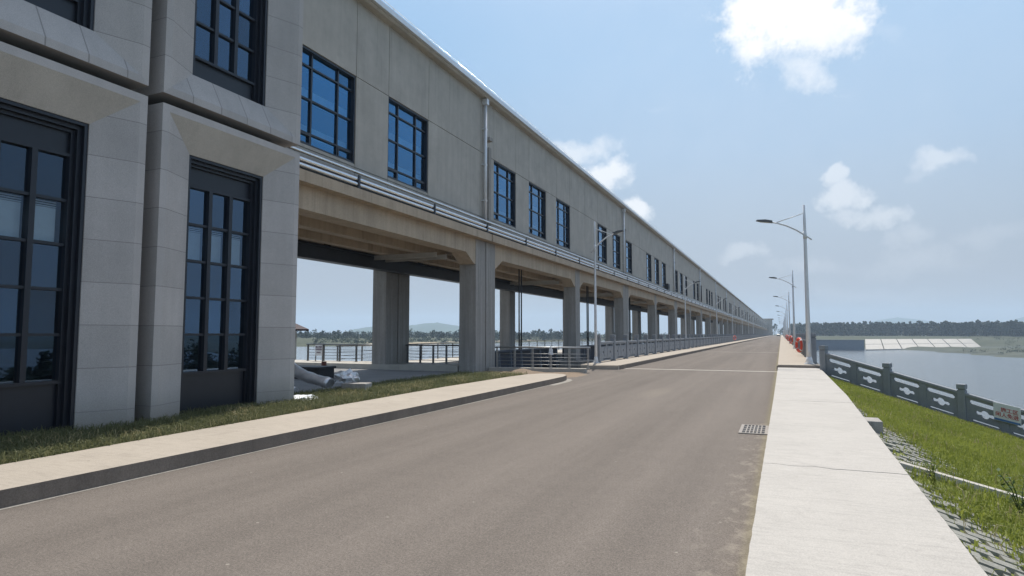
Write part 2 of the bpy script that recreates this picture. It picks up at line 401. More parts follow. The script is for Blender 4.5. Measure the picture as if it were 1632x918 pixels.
def ground_mat():
    m, t, b = new_mat('river_bank_ground')
    v = objco(t)
    sep = N(t, "ShaderNodeSeparateXYZ"); t.links.new(v, sep.inputs[0])
    n1 = noise(t, v, 0.02, 6, 0.65); n2 = noise(t, scaled(t, v, (1, 1, 1)), 0.12, 5, 0.7)
    green = ramp2(t, n2, (0.026, 0.036, 0.014), (0.070, 0.074, 0.034), 0.3, 0.7)
    mud = ramp2(t, n2, (0.035, 0.045, 0.03), (0.085, 0.09, 0.06), 0.3, 0.7)
    sand = (0.42, 0.34, 0.23)
    wet = math_node(t, 'MULTIPLY', math_node(t, 'ADD', math_node(t, 'SUBTRACT', -7.2, sep.outputs[2]), math_node(t, 'SUBTRACT', n1, 0.5)), 2.0, clamp=True)
    c1 = mixc(t, wet, green, mud)
    sx = math_node(t, 'LESS_THAN', sep.outputs[0], -150.0)
    sm = math_node(t, 'MULTIPLY', math_node(t, 'SUBTRACT', n1, 0.44), 10.0, clamp=True)
    lowz = math_node(t, 'LESS_THAN', sep.outputs[2], -2.6)
    c1 = mixc(t, math_node(t, 'MULTIPLY', math_node(t, 'MULTIPLY', sx, sm), lowz), c1, sand)
    t.links.new(c1, b.inputs['Base Color']); b.inputs['Roughness'].default_value = 0.95
    return m
M['ground'] = ground_mat()
def bank_mat(name, c0, c1, soil):
    m, t, b = new_mat(name)
    v = objco(t)
    n1 = noise(t, v, 1.2, 6, 0.7); n2 = noise(t, v, 26, 4, 0.7)
    cc = ramp2(t, n2, c0, c1, 0.3, 0.7)
    cc = mixc(t, math_node(t, 'MULTIPLY', math_node(t, 'SUBTRACT', n1, 0.56), 5.0, clamp=True), cc, soil)
    t.links.new(cc, b.inputs['Base Color']); b.inputs['Roughness'].default_value = 0.95
    bump(t, b, n2, 0.6, 0.03)
    return m
M['bank'] = bank_mat('grassy_bank', (0.11, 0.14, 0.022), (0.20, 0.21, 0.05), (0.20, 0.18, 0.08))
M['verge'] = bank_mat('verge_soil', (0.045, 0.055, 0.02), (0.10, 0.095, 0.045), (0.17, 0.13, 0.08))
M['soil'] = bank_mat('brown_soil', (0.17, 0.125, 0.085), (0.28, 0.21, 0.15), (0.24, 0.18, 0.12))
M['court'] = concrete('grey_forecourt', (0.22, 0.215, 0.21), 0.1, 0.12, 60)
M['paver'] = concrete('grey_paver', (0.26, 0.255, 0.225), 0.2, 0.2, 60)
def water_mat(name, c, rough, wave, stretch):
    m, t, b = new_mat(name)
    v = objco(t)
    b.inputs['Base Color'].default_value = (*c, 1); b.inputs['Roughness'].default_value = rough
    b.inputs['IOR'].default_value = 1.33
    n1 = noise(t, scaled(t, v, stretch), 0.5, 5, 0.65)
    bump(t, b, n1, wave, 0.5)
    return m
M['river'] = water_mat('river_water', (0.125, 0.138, 0.145), 0.16, 0.7, (1, 1, 1))
M['reservoir'] = water_mat('reservoir_water', (0.20, 0.225, 0.245), 0.12, 0.12, (1, 1, 1))

# ------------------------------------------------------------------ builders
class MB:
    def __init__(s): s.v = []; s.f = []; s.mi = []; s.sm = []
    def face(s, pts, mi=0, smooth=False):
        b = len(s.v); s.v += [tuple(p) for p in pts]; s.f.append(tuple(range(b, b + len(pts)))); s.mi.append(mi); s.sm.append(smooth)
    def mesh(s, vs, fs, mi=0, smooth=False):
        b = len(s.v); s.v += [tuple(p) for p in vs]
        for f in fs: s.f.append(tuple(b + i for i in f)); s.mi.append(mi); s.sm.append(smooth)
        return s
    def box(s, x0, x1, y0, y1, z0, z1, mi=0):
        vs = [(x0, y0, z0), (x1, y0, z0), (x1, y1, z0), (x0, y1, z0), (x0, y0, z1), (x1, y0, z1), (x1, y1, z1), (x0, y1, z1)]
        return s.mesh(vs, [(3, 2, 1, 0), (4, 5, 6, 7), (0, 1, 5, 4), (1, 2, 6, 5), (2, 3, 7, 6), (3, 0, 4, 7)], mi)
    def bbox(s, x0, x1, y0, y1, z0, z1, bv=0.01, mi=0):
        """box with bevelled edges"""
        bm = bmesh.new()
        bmesh.ops.create_cube(bm, size=1.0)
        for v in bm.verts:
            v.co = Vector(((x0 + x1) / 2 + v.co.x * (x1 - x0), (y0 + y1) / 2 + v.co.y * (y1 - y0), (z0 + z1) / 2 + v.co.z * (z1 - z0)))
        bmesh.ops.bevel(bm, geom=list(bm.edges), offset=bv, segments=2, affect='EDGES', profile=0.6)
        bm.verts.index_update()
        s.mesh([v.co[:] for v in bm.verts], [[v.index for v in f.verts] for f in bm.faces], mi)
        bm.free(); return s
    def prism(s, poly, z0, z1, mi=0, mi_side=None):
        """poly: counter-clockwise (x,y) list"""
        n = len(poly); ms = mi if mi_side is None else mi_side
        s.face([(x, y, z1) for x, y in poly], mi); s.face([(x, y, z0) for x, y in reversed(poly)], ms)
        for i in range(n):
            a, b = poly[i], poly[(i + 1) % n]
            s.face([(a[0], a[1], z0), (b[0], b[1], z0), (b[0], b[1], z1), (a[0], a[1], z1)], ms)
        return s
    def prism_y(s, poly, y0, y1, mi=0):
        """poly in (x,z), extruded along y"""
        n = len(poly)
        s.face([(x, y0, z) for x, z in poly], mi); s.face([(x, y1, z) for x, z in reversed(poly)], mi)
        for i in range(n):
            a, b = poly[i], poly[(i + 1) % n]
            s.face([(b[0], y0, b[1]), (a[0], y0, a[1]), (a[0], y1, a[1]), (b[0], y1, b[1])], mi)
        return s
    def prism_x(s, poly, x0, x1, mi=0):
        """poly in (y,z), extruded along x"""
        n = len(poly)
        s.face([(x1, y, z) for y, z in poly], mi); s.face([(x0, y, z) for y, z in reversed(poly)], mi)
        for i in range(n):
            a, b = poly[i], poly[(i + 1) % n]
            s.face([(x0, a[0], a[1]), (x0, b[0], b[1]), (x1, b[0], b[1]), (x1, a[0], a[1])], mi)
        return s
    def tube(s, pts, r, n=10, mi=0, cap=True, squash=1.0):
        pts = [Vector(p) for p in pts]; k = len(pts)
        rs = r if isinstance(r, (list, tuple)) else [r] * k
        rings = []
        for i, p in enumerate(pts):
            d = (pts[min(i + 1, k - 1)] - pts[max(i - 1, 0)]).normalized()
            a = Vector((0, 0, 1)) if abs(d.z) < 0.95 else Vector((1, 0, 0))
            u = d.cross(a).normalized(); w = u.cross(d).normalized()
            rings.append([p + (u * math.cos(2 * math.pi * j / n) + w * math.sin(2 * math.pi * j / n) * squash) * rs[i] for j in range(n)])
        b = len(s.v)
        for rg in rings: s.v += [q[:] for q in rg]
        for i in range(k - 1):
            for j in range(n):
                j2 = (j + 1) % n
                s.f.append((b + i * n + j, b + i * n + j2, b + (i + 1) * n + j2, b + (i + 1) * n + j)); s.mi.append(mi); s.sm.append(True)
        if cap:
            s.f.append(tuple(b + j for j in reversed(range(n)))); s.mi.append(mi); s.sm.append(False)
            s.f.append(tuple(b + (k - 1) * n + j for j in range(n))); s.mi.append(mi); s.sm.append(False)
        return s
    def data(s, name, mats, origin=(0, 0, 0)):
        me = bpy.data.meshes.new(name)
        o = origin
        me.from_pydata([(x - o[0], y - o[1], z - o[2]) for x, y, z in s.v], [], s.f)
        for m in (mats if isinstance(mats, (list, tuple)) else [mats]): me.materials.append(m)
        if any(s.mi): me.polygons.foreach_set("material_index", s.mi)
        me.polygons.foreach_set("use_smooth", s.sm)
        me.update()
        return me
    def build(s, name, mats, parent=None, kind=None):
        """vertices are in world metres; under a parent they become local to the parent's thing"""
        o = (0, 0, 0)
        p = parent; wl = Vector((0, 0, 0))
        while p is not None: wl += p.location; p = p.parent
        ob = bpy.data.objects.new(name, s.data(name, mats, wl))
        col.objects.link(ob)
        if parent: ob.parent = parent
        if kind: ob['kind'] = kind
        return ob
def link(name, me, parent=None, loc=(0, 0, 0), rz=0.0):
    ob = bpy.data.objects.new(name, me); col.objects.link(ob)
    ob.location = loc; ob.rotation_euler = (0, 0, rz)
    if parent: ob.parent = parent
    return ob
def tag(o, label, cat, group=None):
    o['label'] = label; o['category'] = cat
    if group: o['group'] = group
    return o
def thing(name, label, cat, loc=(0, 0, 0), rz=0.0, group=None):
    o = bpy.data.objects.new(name, None); col.objects.link(o)
    o.location = loc; o.rotation_euler = (0, 0, rz); o.empty_display_size = 0.3
    return tag(o, label, cat, group)
def dup(o, loc=None, rz=None, label=None, parent=None):
    c = o.copy(); col.objects.link(c)
    if parent is not None: c.parent = parent
    if loc is not None: c.location = loc
    if rz is not None: c.rotation_euler = (0, 0, rz)
    if label: c['label'] = label
    for ch in list(o.children): dup(ch, parent=c)
    return c
def curve_panel(name, outer, holes, thick):
    """flat panel in (x, z) with real holes, thickness along y; returns vertex and face lists"""
    cu = bpy.data.curves.new(name, 'CURVE'); cu.dimensions = '2D'; cu.fill_mode = 'BOTH'; cu.extrude = thick / 2
    for loop in [outer] + holes:
        sp = cu.splines.new('POLY'); sp.points.add(len(loop) - 1)
        for i, (x, z) in enumerate(loop): sp.points[i].co = (x, z, 0, 1)
        sp.use_cyclic_u = True
    ob = bpy.data.objects.new(name, cu); col.objects.link(ob)
    dg = bpy.context.evaluated_depsgraph_get()
    me = bpy.data.meshes.new_from_object(ob.evaluated_get(dg))
    vs = [(v.co.x, -v.co.z, v.co.y) for v in me.vertices]; fs = [tuple(p.vertices) for p in me.polygons]
    bpy.data.objects.remove(ob); bpy.data.curves.remove(cu); bpy.data.meshes.remove(me)
    return vs, fs
def circle(cx, cz, r, n=14): return [(cx + r * math.cos(2 * math.pi * i / n), cz + r * math.sin(2 * math.pi * i / n)) for i in range(n)]
def slot(cx, cz, w, h, c=None):
    c = h * 0.45 if c is None else c
    x0, x1, z0, z1 = cx - w / 2, cx + w / 2, cz - h / 2, cz + h / 2
    return [(x0 + c, z0), (x1 - c, z0), (x1, z0 + c), (x1, z1 - c), (x1 - c, z1), (x0 + c, z1), (x0, z1 - c), (x0, z0 + c)]
def merged(me, mats_list, name, parent, kind=None):
    """one mesh of many copies of me, moved by the list of (x, y, z)"""
    b = MB()
    vs = [v.co[:] for v in me.vertices]; fs = [tuple(p.vertices) for p in me.polygons]
    for (x, y, z) in mats_list: b.mesh([(a[0] + x, a[1] + y, a[2] + z) for a in vs], fs)
    dat = b.data(name, list(me.materials)); ob = link(name, dat, parent)
    if kind: ob['kind'] = kind
    return ob

# ------------------------------------------------------------------ terrain
def hnoise(x, y, s): return mnoise.noise(Vector((x * s, y * s, 3.7)))
def smooth(a, b, x):
    t = max(0.0, min(1.0, (x - a) / (b - a))); return t * t * (3 - 2 * t)
def ground_h(x, y):
    near = -14.0
    if y < 34:
        if x > 1.3: near = max(-14.0, -0.7 - 0.36 * (x - 1.3))
        elif x < -19: near = max(-14.0, -0.9 - 0.5 * max(0, -36 - x))
        else: near = -0.9
        if y > 26 and -20 < x: near = -14.0
        if x <= -19 and y > 32: near = -14
        if x > 1.3 and y > 28.8 - 0.56 * (x - 1.5) - 0.6: near = -14.0
    if 2 < y < 95 and x > 0.45 * y + 5: near = max(near, -8.6)
    # left bank of the reservoir
    xs = -205 + 48 * smooth(150, 225, y) + 18 * smooth(230, 330, y) + 60 * smooth(330, 640, y) + 6 * hnoise(x, y, 0.02)
    far = -14.0
    if y > 34 or x < -120:
        dl = xs - x
        left = -5.0 + 2.2 * smooth(-6, 14, dl) + 1.6 * smooth(25, 70, dl) + 0.5 * hnoise(x, y, 0.03) if dl > -8 else -14
        far = max(far, left)
    if y > 200:
        if x > -12:
            # slope line runs along the top of the revetment; the bank proper starts behind it
            ys = 512.5 + 0.82 * (x - 54.7) + 40 * smooth(54, 20, x)
            dr = y - ys
            if dr > -70:
                rv = smooth(44, 52, x) * (1 - smooth(133, 150, x))
                a0_ = -45 * (1 - rv) - 1 * rv; a1_ = 8
                far = max(far, -11.0 + 7.9 * smooth(a0_, a1_, dr) + 2.6 * smooth(20, 90, dr) + 0.3 * hnoise(x, y, 0.05))
            # low mud flat in front of the right bank
            mf = smooth(-10, 30, x - (56 + (520 - y) * 0.17)) * smooth(240, 290, y)
            if mf > 0 and x > 45: far = max(far, -10.25 + 2.35 * mf + 1.3 * hnoise(x * 0.35, y, 0.055))
        if y > 640: far = max(far, -3.0 + 2.4 * smooth(640, 665, y))
    return max(near, far)
mb = MB()
az = [R(a_) for a_ in list(np.linspace(-24, 74, 330)) + list(np.linspace(75, 334, 60))]
rad = [0.0] + list(np.geomspace(6, 60, 22)) + list(np.geomspace(63, 900, 150)) + list(np.geomspace(960, 5200, 22))
na = len(az)
vs, fs = [], []
for ri, r in enumerate(rad[1:]):
    for a_ in az:
        x, y = -math.sin(a_) * r, math.cos(a_) * r
        vs.append((x, y, ground_h(x, y)))
vs.append((0, 0, -0.9))
for ri in range(len(rad) - 2):
    for j in range(na):
        j2 = (j + 1) % na
        fs.append((ri * na + j, ri * na + na + j, ri * na + na + j2, ri * na + j2))
for j in range(na): fs.append((len(vs) - 1, j, (j + 1) % na))
mb.mesh(vs, fs, 0, True)
# orientation: make normals point up
me = mb.data('ground', M['ground'])
if me.polygons[0].normal.z < 0: me.flip_normals()
g = link('ground', me); g['kind'] = 'structure'

o = MB().mesh([(-4200, 33, -3.5), (-17.9, 33, -3.5), (-17.9, 660, -3.5), (-4200, 660, -3.5)], [(0, 1, 2, 3)]).build('reservoir_water', M['reservoir'], kind='structure')
o = MB().mesh([(-8, -200, -9), (900, -200, -9), (900, 900, -9), (-8, 900, -9)], [(0, 1, 2, 3)]).build('river_water', M['river'], kind='structure')

def hill(name, prof, dist, depth, seed):
    """prof: list of (u, v) pixels of the crest read off the photo, turned here into real height and place"""
    b = MB(); pts = []
    for u, v in prof:
        d = sky_dir(u, v); k = dist / math.hypot(d[0], d[1])
        pts.append((d[0] * k, d[1] * k, max(0.0, 1.6 + d[2] * k)))
    n, rows = len(pts), 9
    for i, (x, y, z) in enumerate(pts):
        L = math.hypot(x, y); ux, uy = x / L, y / L
        for j in range(rows):
            t_ = j / (rows - 1) * 2 - 1
            hh = (z + 14) * (1 - abs(t_) ** 1.5) - 14 + (6 * mnoise.noise(Vector((x * .004 + seed, y * .004, t_ * 3))) if 0 < j < rows - 1 and j != rows // 2 else 0)
            b.v.append((x + ux * t_ * depth, y + uy * t_ * depth, hh))
    for i in range(n - 1):
        for j in range(rows - 1):
            b.f.append((i * rows + j, (i + 1) * rows + j, (i + 1) * rows + j + 1, i * rows + j + 1)); b.mi.append(0); b.sm.append(True)
    return b.build(name, M['hill'], kind='structure')
def dens(p, k=4):
    out = []
    for i in range(len(p) - 1):
        for j in range(k):
            t_ = j / k; out.append((p[i][0] * (1 - t_) + p[i + 1][0] * t_, p[i][1] * (1 - t_) + p[i + 1][1] * t_ + rng.uniform(-.5, .5)))
    return out + [p[-1]]
hill('hills', dens([(520, 533), (545, 531), (565, 525), (590, 521), (620, 520), (650, 519), (675, 516), (697, 514), (720, 518), (745, 522), (790, 527), (830, 534)]), 2600, 420, 1)
hill('hills', dens([(1330, 534), (1365, 520), (1400, 510), (1430, 506), (1465, 509), (1500, 516), (1550, 522), (1590, 516), (1632, 505), (1690, 500), (1760, 520)]), 4300, 480, 2)

# ------------------------------------------------------------------ haze (one even body of air)
hz, t, b = new_mat('pale_haze_air')
t.nodes.remove(b)
pv = N(t, "ShaderNodeVolumePrincipled")
pv.inputs['Color'].default_value = (0.66, 0.82, 1.0, 1)
pv.inputs['Density'].default_value = HAZE_DENSITY
pv.inputs['Anisotropy'].default_value = 0.2
t.links.new(pv.outputs[0], t.nodes["Material Output"].inputs['Volume'])
MB().box(-5400, 5400, -5400, 5400, -15.3, 175).build('haze', hz, kind='stuff')

# ------------------------------------------------------------------ road, walks, near ground
road = MB()
road.prism([(-6.9, -14), (-0.1, -14), (-0.1, 28.72), (-6.9, 28.72)], -0.3, 0.0)
road.box(-8.0, -6.9, 20.2, 27.9, -0.3, -0.002)
road.box(-7.05, -0.1, 29.08, 690, -0.25, 0.0)
road.build('road', M['road'], kind='structure')
js = MB()
js.box(-6.9, -0.16, 28.72, 29.08, -0.3, 0.004)
for yy in (58.4, 89.5, 120.5, 152, 183, 214): js.box(-6.62, -0.17, yy, yy + 0.32, -0.01, 0.005)
js.build('road_joint_strip', M['strip'], kind='structure')
deck = MB()
deck.box(-8.75, 1.62, 29.6, 660, -1.3, -0.26)
deck.build('bridge_deck', M['conc'], kind='structure')
# left kerbed pavement with its rounded end
inner = [(-7.72, -8), (-7.78, 2), (-7.9, 4.2), (-8.02, 6.2), (-8.15, 9.0), (-8.24, 11.1), (-8.42, 15), (-8.42, 17.5), (-8.42, 19.6), (-8.3, 20.8), (-8.05, 21.4), (-7.6, 21.62)]
outer = [(-7.15, 21.4), (-6.88, 20.9), (-6.76, 20.2), (-6.72, 18.5), (-6.66, 12), (-6.62, 4), (-6.6, -8)]
poly = outer[::-1] + inner[::-1]
pv_ = MB(); pv_.prism(poly, -0.3, 0.17, 0, 1)
pv_.build('pavement', [M['walk_warm'], M['kerb']], kind='structure')
# pale mortar fillet at the foot of the kerb
fil = MB()
for i in range(len(outer) - 1):
    (x0, y0), (x1, y1) = outer[i], outer[i + 1]
    w0 = 0.05 + 0.02 * rng.random()
    if i < 3: w0 = 0.22
    fil.face([(x1, y1, 0.005), (x1 + w0, y1, 0.004), (x0 + w0, y0, 0.004), (x0, y0, 0.005)])
fil.build('kerb_mortar', M['mortar'], kind='structure')
# right walk: separate slabs with a ragged crack between the two nearest
def ox(y): return float(np.interp(y, [-8, 0, 4.6, 10.3, 16.8, 29.9], [0.95, 1.02, 1.09, 1.22, 1.38, 1.46]))
def ix(y): return float(np.interp(y, [-8, 4, 10, 15, 29.9], [-0.25, -0.24, -0.22, -0.20, -0.17]))
wk = MB()
ys = [-8, 0.4, 7.62, 15.0, 22.3, 29.45]
def crack(y, x, amp): return y + amp * mnoise.noise(Vector((x * 3.0, y, 0.3))) + amp * 0.5 * mnoise.noise(Vector((x * 11.0, y, 4.3)))
for i in range(len(ys) - 1):
    y0, y1 = ys[i], ys[i + 1]
    a0 = 0.10 if i == 2 else 0.02
    a1 = 0.10 if i == 1 else 0.012
    g0 = 0.010 if i == 2 else 0.016
    xs0 = np.linspace(ix(y0), ox(y0), 15); xs1 = np.linspace(ix(y1), ox(y1), 15)
    lo = [(x, crack(y0, x, a0) + g0) for x in xs0]; hi = [(x, crack(y1, x, a1) - g0 * (0.3 + 0.7 * (x > 0.4))) for x in xs1]
    nseg = int((y1 - y0) / 0.12)
    chip = lambda yy, sd_: 0.006 * mnoise.noise(Vector((sd_, yy * 5.0, 0))) + 0.028 * max(0.0, mnoise.noise(Vector((sd_, yy * 1.9, 7))) - 0.42)
    rt = [(ox(yy) - chip(yy, 1.0), yy) for yy in np.linspace(y0, y1, nseg)[1:-1]]; lt = [(ix(yy) + chip(yy, 5.0), yy) for yy in np.linspace(y1, y0, nseg)[1:-1]]
    wk.prism(lo + rt + hi[::-1] + lt, -0.45, 0.16)
wk.build('walkway', M['walk'], kind='structure')
MB().box(-0.12, 0.9, -7.9, 29.4, -0.44, 0.125).build('walkway_bed', M['core'], kind='structure')
bw = MB()
bw.box(-0.17, 1.50, 29.56, 690, -0.25, 0.27)
bw.build('bridge_walkway', M['walk_warm'], kind='structure')
MB().box(-0.22, 1.62, 29.46, 29.56, -0.3, 0.225).build('step', M['kerb'], kind='structure')
bl = MB(); bl.box(-8.55, -6.72, 28.0, 690, -0.25, 0.19)
bl.prism([(-8.4, 27.55), (-6.75, 27.8), (-6.72, 28.0), (-8.55, 28.0)], -0.25, 0.17)
bl.build('bridge_walkway', [M['walk_warm']], kind='structure')
MB().box(-6.72, -6.70, 28.0, 690, -0.25, 0.17).build('kerb', M['kerb'], kind='structure')
# forecourt under the building, raised edge slab, upstream walk
fc = MB(); fc.box(-24, -8.3, 8, 23.3, -0.6, 0.03)
fc.build('forecourt', M['court'], kind='structure')
sl = MB(); sl.box(-24, -12.45, 23.3, 25.6, -0.9, 0.26); sl.box(-20.6, -17.4, 25.6, 650, -0.9, 0.02)
sl.build('upstream_walk', M['conc_light'], kind='structure')
MB().prism([(-11.5, 24.35), (-7.4, 24.95), (-7.45, 25.35), (-11.5, 24.75)], -0.5, 0.17).build('kerb', M['conc_light'], kind='structure')
# verge with grass, soil patch
vg = MB()
vpoly = [(x, y) for x, y in inner[2:9]] + [(-8.42, 20.9), (-9.6, 21.2), (-11.3, 21.4), (-11.05, 18), (-10.95, 15), (-10.75, 12.5), (-10.5, 10.4), (-10.5, -6), (-7.72, -6)]
vg.prism(vpoly, -0.3, 0.145)
vg.build('verge', M['verge'], kind='structure')
so = MB(); vs = []; fs = []
nx, ny = 44, 34
for i in range(nx):
    for j in range(ny):
        x = -11.6 + 5.3 * i / (nx - 1); y = 20.4 + 4.4 * j / (ny - 1)
        lim = min(x + 11.6, -6.4 - x, (y - 20.4), 24.45 + 0.146 * (x + 11.5) - y) * 0.5
        if x > -8.5: lim = min(lim, (y - 21.6) * 0.4, (-7.5 - x) * 0.5)
        h = 0.10 * min(1.0, max(-0.6, lim)) + 0.05 * mnoise.noise(Vector((x * 1.3, y * 1.3, 1))) + 0.025 * mnoise.noise(Vector((x * 5, y * 5, 2)))
        h += 0.11 * math.exp(-((x + 9.9) ** 2 * 6 + (y - 24.1) ** 2 * 8))
        vs.append((x, y, 0.01 + h))
for i in range(nx - 1):
    for j in range(ny - 1): fs.append((i * ny + j, (i + 1) * ny + j, (i + 1) * ny + j + 1, i * ny + j + 1))
so.mesh(vs, fs, 0, True).build('soil', M['soil'], kind='structure')
# embankment on the right, cut off by the wing wall line
WL0 = Vector((1.55, 28.32)); WLD = Vector((2.05, -1.15)).normalized()
def emb_z(x, y): return -0.03 - 0.31 * (x - 1.3)
em = MB(); vs = []; fs = []
nx, ny = 60, 130
for i in range(nx):
    for j in range(ny):
        x = 0.9 + 16.0 * (i / (nx - 1)) ** 1.3
        ymax = WL0.y + (x - WL0.x) * WLD.y / WLD.x + 0.05
        y = -7 + (ymax + 7) * j / (ny - 1)
        vs.append((x, y, emb_z(x, y) - 0.008 + 0.012 * mnoise.noise(Vector((x * 2, y * 2, 0)))))
for i in range(nx - 1):
    for j in range(ny - 1): fs.append((i * ny + j, (i + 1) * ny + j, (i + 1) * ny + j + 1, i * ny + j + 1))
em.mesh(vs, fs, 0, True).build('embankment', M['bank'], kind='structure')
# interlocking pavers along the walk
pb = MB()
def bare_w(y): return float(np.interp(y, [2, 5, 6.5, 7.6, 8.6, 9.6, 10.2, 11.5, 14, 17, 21, 30], [0.9, 0.75, 0.55, 0.35, 0.16, 0.5, 0.8, 0.75, 0.5, 0.3, 0.12, 0.1]))
yy = 2.6; row = 0
while yy < 21:
    width = bare_w(yy)
    xx = ox(yy) - 0.02 + (0.11 if row % 2 else 0)
    while xx < ox(yy) + width + 0.12 * rng.random():
        z = emb_z(xx + 0.1, yy)
        if rng.random() > 0.05:
            tl = rng.uniform(-.012, .012)
            b0 = len(pb.v)
            x0, x1, y0, y1 = xx, xx + 0.215, yy, yy + 0.168
            zz = lambda x_, top: emb_z(x_, 0) + (0.022 + tl * .7 if top else -0.1)
            c = 0.018
            base = [(x0, y0), (x1, y0), (x1, y1), (x0, y1)]; top = [(x0 + c, y0 + c), (x1 - c, y0 + c), (x1 - c, y1 - c), (x0 + c, y1 - c)]
            pb.mesh([(p[0], p[1], zz(p[0], False)) for p in base] + [(p[0], p[1], zz(p[0], True)) for p in top],
                    [(4, 5, 6, 7), (0, 1, 5, 4), (1, 2, 6, 5), (2, 3, 7, 6), (3, 0, 4, 7)])
        xx += 0.235
    yy += 0.185; row += 1
pb.build('paver_slope', M['paver'], kind='structure')

# ------------------------------------------------------------------ sluice gate building on its columns
P0 = 24.26; MOD = 26.6; NMOD = 24
Y_END = P0 + MOD * (NMOD - 1) + 1.0
B = thing('sluice_building', 'long beige gate house raised on concrete columns beside the bridge road, running into the distance', 'building', (-11.9, P0, 0))
XW = -11.9
# windows
wins = [8.56, 12.93, 17.28]
k = 0
while True:
    s0 = 25.7 + MOD * 2 / 3 * k
    if s0 + 11.5 > Y_END: break
    wins += [s0, s0 + 4.36, s0 + 8.72]; k += 1
WW, WZ0, WZ1 = 2.6, 6.80, 9.57
ROOF = 12.0
tiles = MB(); core = MB()
G = 0.012
segs = []
yc = 6.0
for w in wins:
    segs.append((yc, w, False)); segs.append((w, w + WW, True)); yc = w + WW
segs.append((yc, Y_END, False))
exp_y = [P0 + MOD * i for i in range(NMOD)]
for (a_, b_, isw) in segs:
    cuts = [a_] + [e for e in exp_y if a_ + 0.4 < e < b_ - 0.4] + [b_]
    if not isw and len(cuts) == 2 and b_ - a_ > 3.5: cuts = [a_, (a_ + b_) / 2, b_]
    for c0, c1 in zip(cuts[:-1], cuts[1:]):
        tiles.box(XW - 0.07, XW, c0 + G, c1 - G, WZ1 + G, ROOF)
        if not isw: tiles.box(XW - 0.07, XW, c0 + G, c1 - G, WZ0 + G - 0.1, WZ1 - G)
        tiles.box(XW - 0.07, XW, c0 + G, c1 - G, 6.42, WZ0 - 0.1 - G)
        if isw: tiles.box(XW - 0.07, XW, c0 + G, c1 - G, WZ0 - 0.1 + G, WZ0)
    core.box(XW - 0.35, XW - 0.072, a_, b_, WZ1, ROOF)
    core.box(XW - 0.35, XW - 0.072, a_, b_, 5.87, WZ0)  # bare dark strip below the tiles stands in for shade behind the pipes
    if not isw: core.box(XW - 0.35, XW - 0.072, a_, b_, WZ0, WZ1)
tiles.build('wall', M['render_wall'], B)
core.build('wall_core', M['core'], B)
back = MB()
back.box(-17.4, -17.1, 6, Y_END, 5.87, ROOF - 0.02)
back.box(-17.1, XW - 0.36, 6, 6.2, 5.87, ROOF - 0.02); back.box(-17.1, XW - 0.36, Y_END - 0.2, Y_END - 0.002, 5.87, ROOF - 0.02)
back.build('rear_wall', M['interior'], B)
ib = MB()  # pale strips behind the panes imitate reflected bands in the glass
ib.box(-12.40, -12.30, 6.3, Y_END - 0.4, 8.26, 8.58); ib.box(-12.40, -12.30, 6.3, Y_END - 0.4, 7.22, 7.52)
ib.build('reflection_band', M['reflection_pale'], B)
rf = MB()
rf.prism_y([(-17.9, ROOF), (-11.66, ROOF), (-11.60, ROOF + 0.06), (-11.60, ROOF + 0.24), (-17.9, ROOF + 0.30)], 5.9, Y_END + 0.2)
roof = rf.build('roof', M['render_wall'], B)
ft = MB(); ft.box(-11.62, -11.50, 5.9, Y_END + 0.2, ROOF + 0.10, ROOF + 0.28)
ft.build('roof_trim', M['zinc'], roof)
slb = MB()
for i in range(-1, NMOD - 1):
    y0 = 6.0 if i < 0 else P0 + MOD * i + 0.04; y1 = P0 + MOD * (i + 1) - 0.04
    slb.box(-17.45, -11.30, y0, y1, 5.56, 5.866)
slb.build('floor_slab', M['conc_warm'], B)
# pipes along the ledge with clamps
for (px_, pz, pr) in ((-11.42, 6.02, 0.055), (-11.44, 6.18, 0.06), (-11.62, 6.46, 0.045)):
    pp = MB(); pp.tube([(px_, 6.0, pz), (px_, Y_END * 0.5, pz), (px_, Y_END, pz)], pr, 10)
    pp.build('pipe', M['steel'], B)
cl = MB()
yy = 15.0
while yy < 260:
    cl.box(-11.70, -11.33, yy, yy + 0.06, 5.95, 5.975); cl.box(-11.36, -11.335, yy - 0.02, yy + 0.08, 5.868, 6.28)
    cl.box(-11.52, -11.36, yy - 0.05, yy + 0.11, 6.09, 6.12)
    yy += 4.43
cl.build('pipe_bracket', M['frame'], B)['kind'] = 'stuff'
# beams
bm_ = MB(); hn = MB()
col_y = []
for i in range(-1, NMOD - 1):
    yd = P0 + MOD * (i + 1)
    ys_mid = P0 + MOD * i + MOD / 2
    if i >= -0.5: col_y.append(ys_mid - 0.0)
    elif ys_mid > 6: pass
    col_y += [yd - 0.50, yd + 0.50]
col_y.append(11.0)
col_y = sorted(col_y)
edges = []
for c in col_y: edges.append(c)
fronts = col_y
def haunch(b, x0, x1, c0, c1, zt, zb):
    h = 0.42; l = 0.85
    b.prism_x([(c0, zb), (c0, zb - h), (c0 + 0.12, zb - h), (c0 + l, zb), (c1 - l, zb), (c1 - 0.12, zb - h), (c1, zb - h), (c1, zb), (c1, zt), (c0, zt)], x0, x1)
beam_front = MB(); beam_mid = MB()
for a_, b_ in zip(fronts[:-1], fronts[1:]):
    if b_ - a_ < 2: continue
    c0, c1 = a_ + 0.455, b_ - 0.455
    haunch(beam_front, -12.32, -11.63, c0, c1, 5.558, 4.92)
beam_front.build('edge_beam', M['conc_warm'], B)
for (xa, xb, zb) in ((-13.6, -13.2, 4.86), (-14.9, -14.5, 4.80), (-16.7, -16.1, 4.9)):
    q = MB()
    for i in range(-1, NMOD - 1):
        y0 = 6.0 if i < 0 else P0 + MOD * i + 0.05; q.box(xa, xb, y0, P0 + MOD * (i + 1) - 0.05, zb, 5.558)
    q.build('floor_beam', M['conc_warm'], B)
gd = MB()
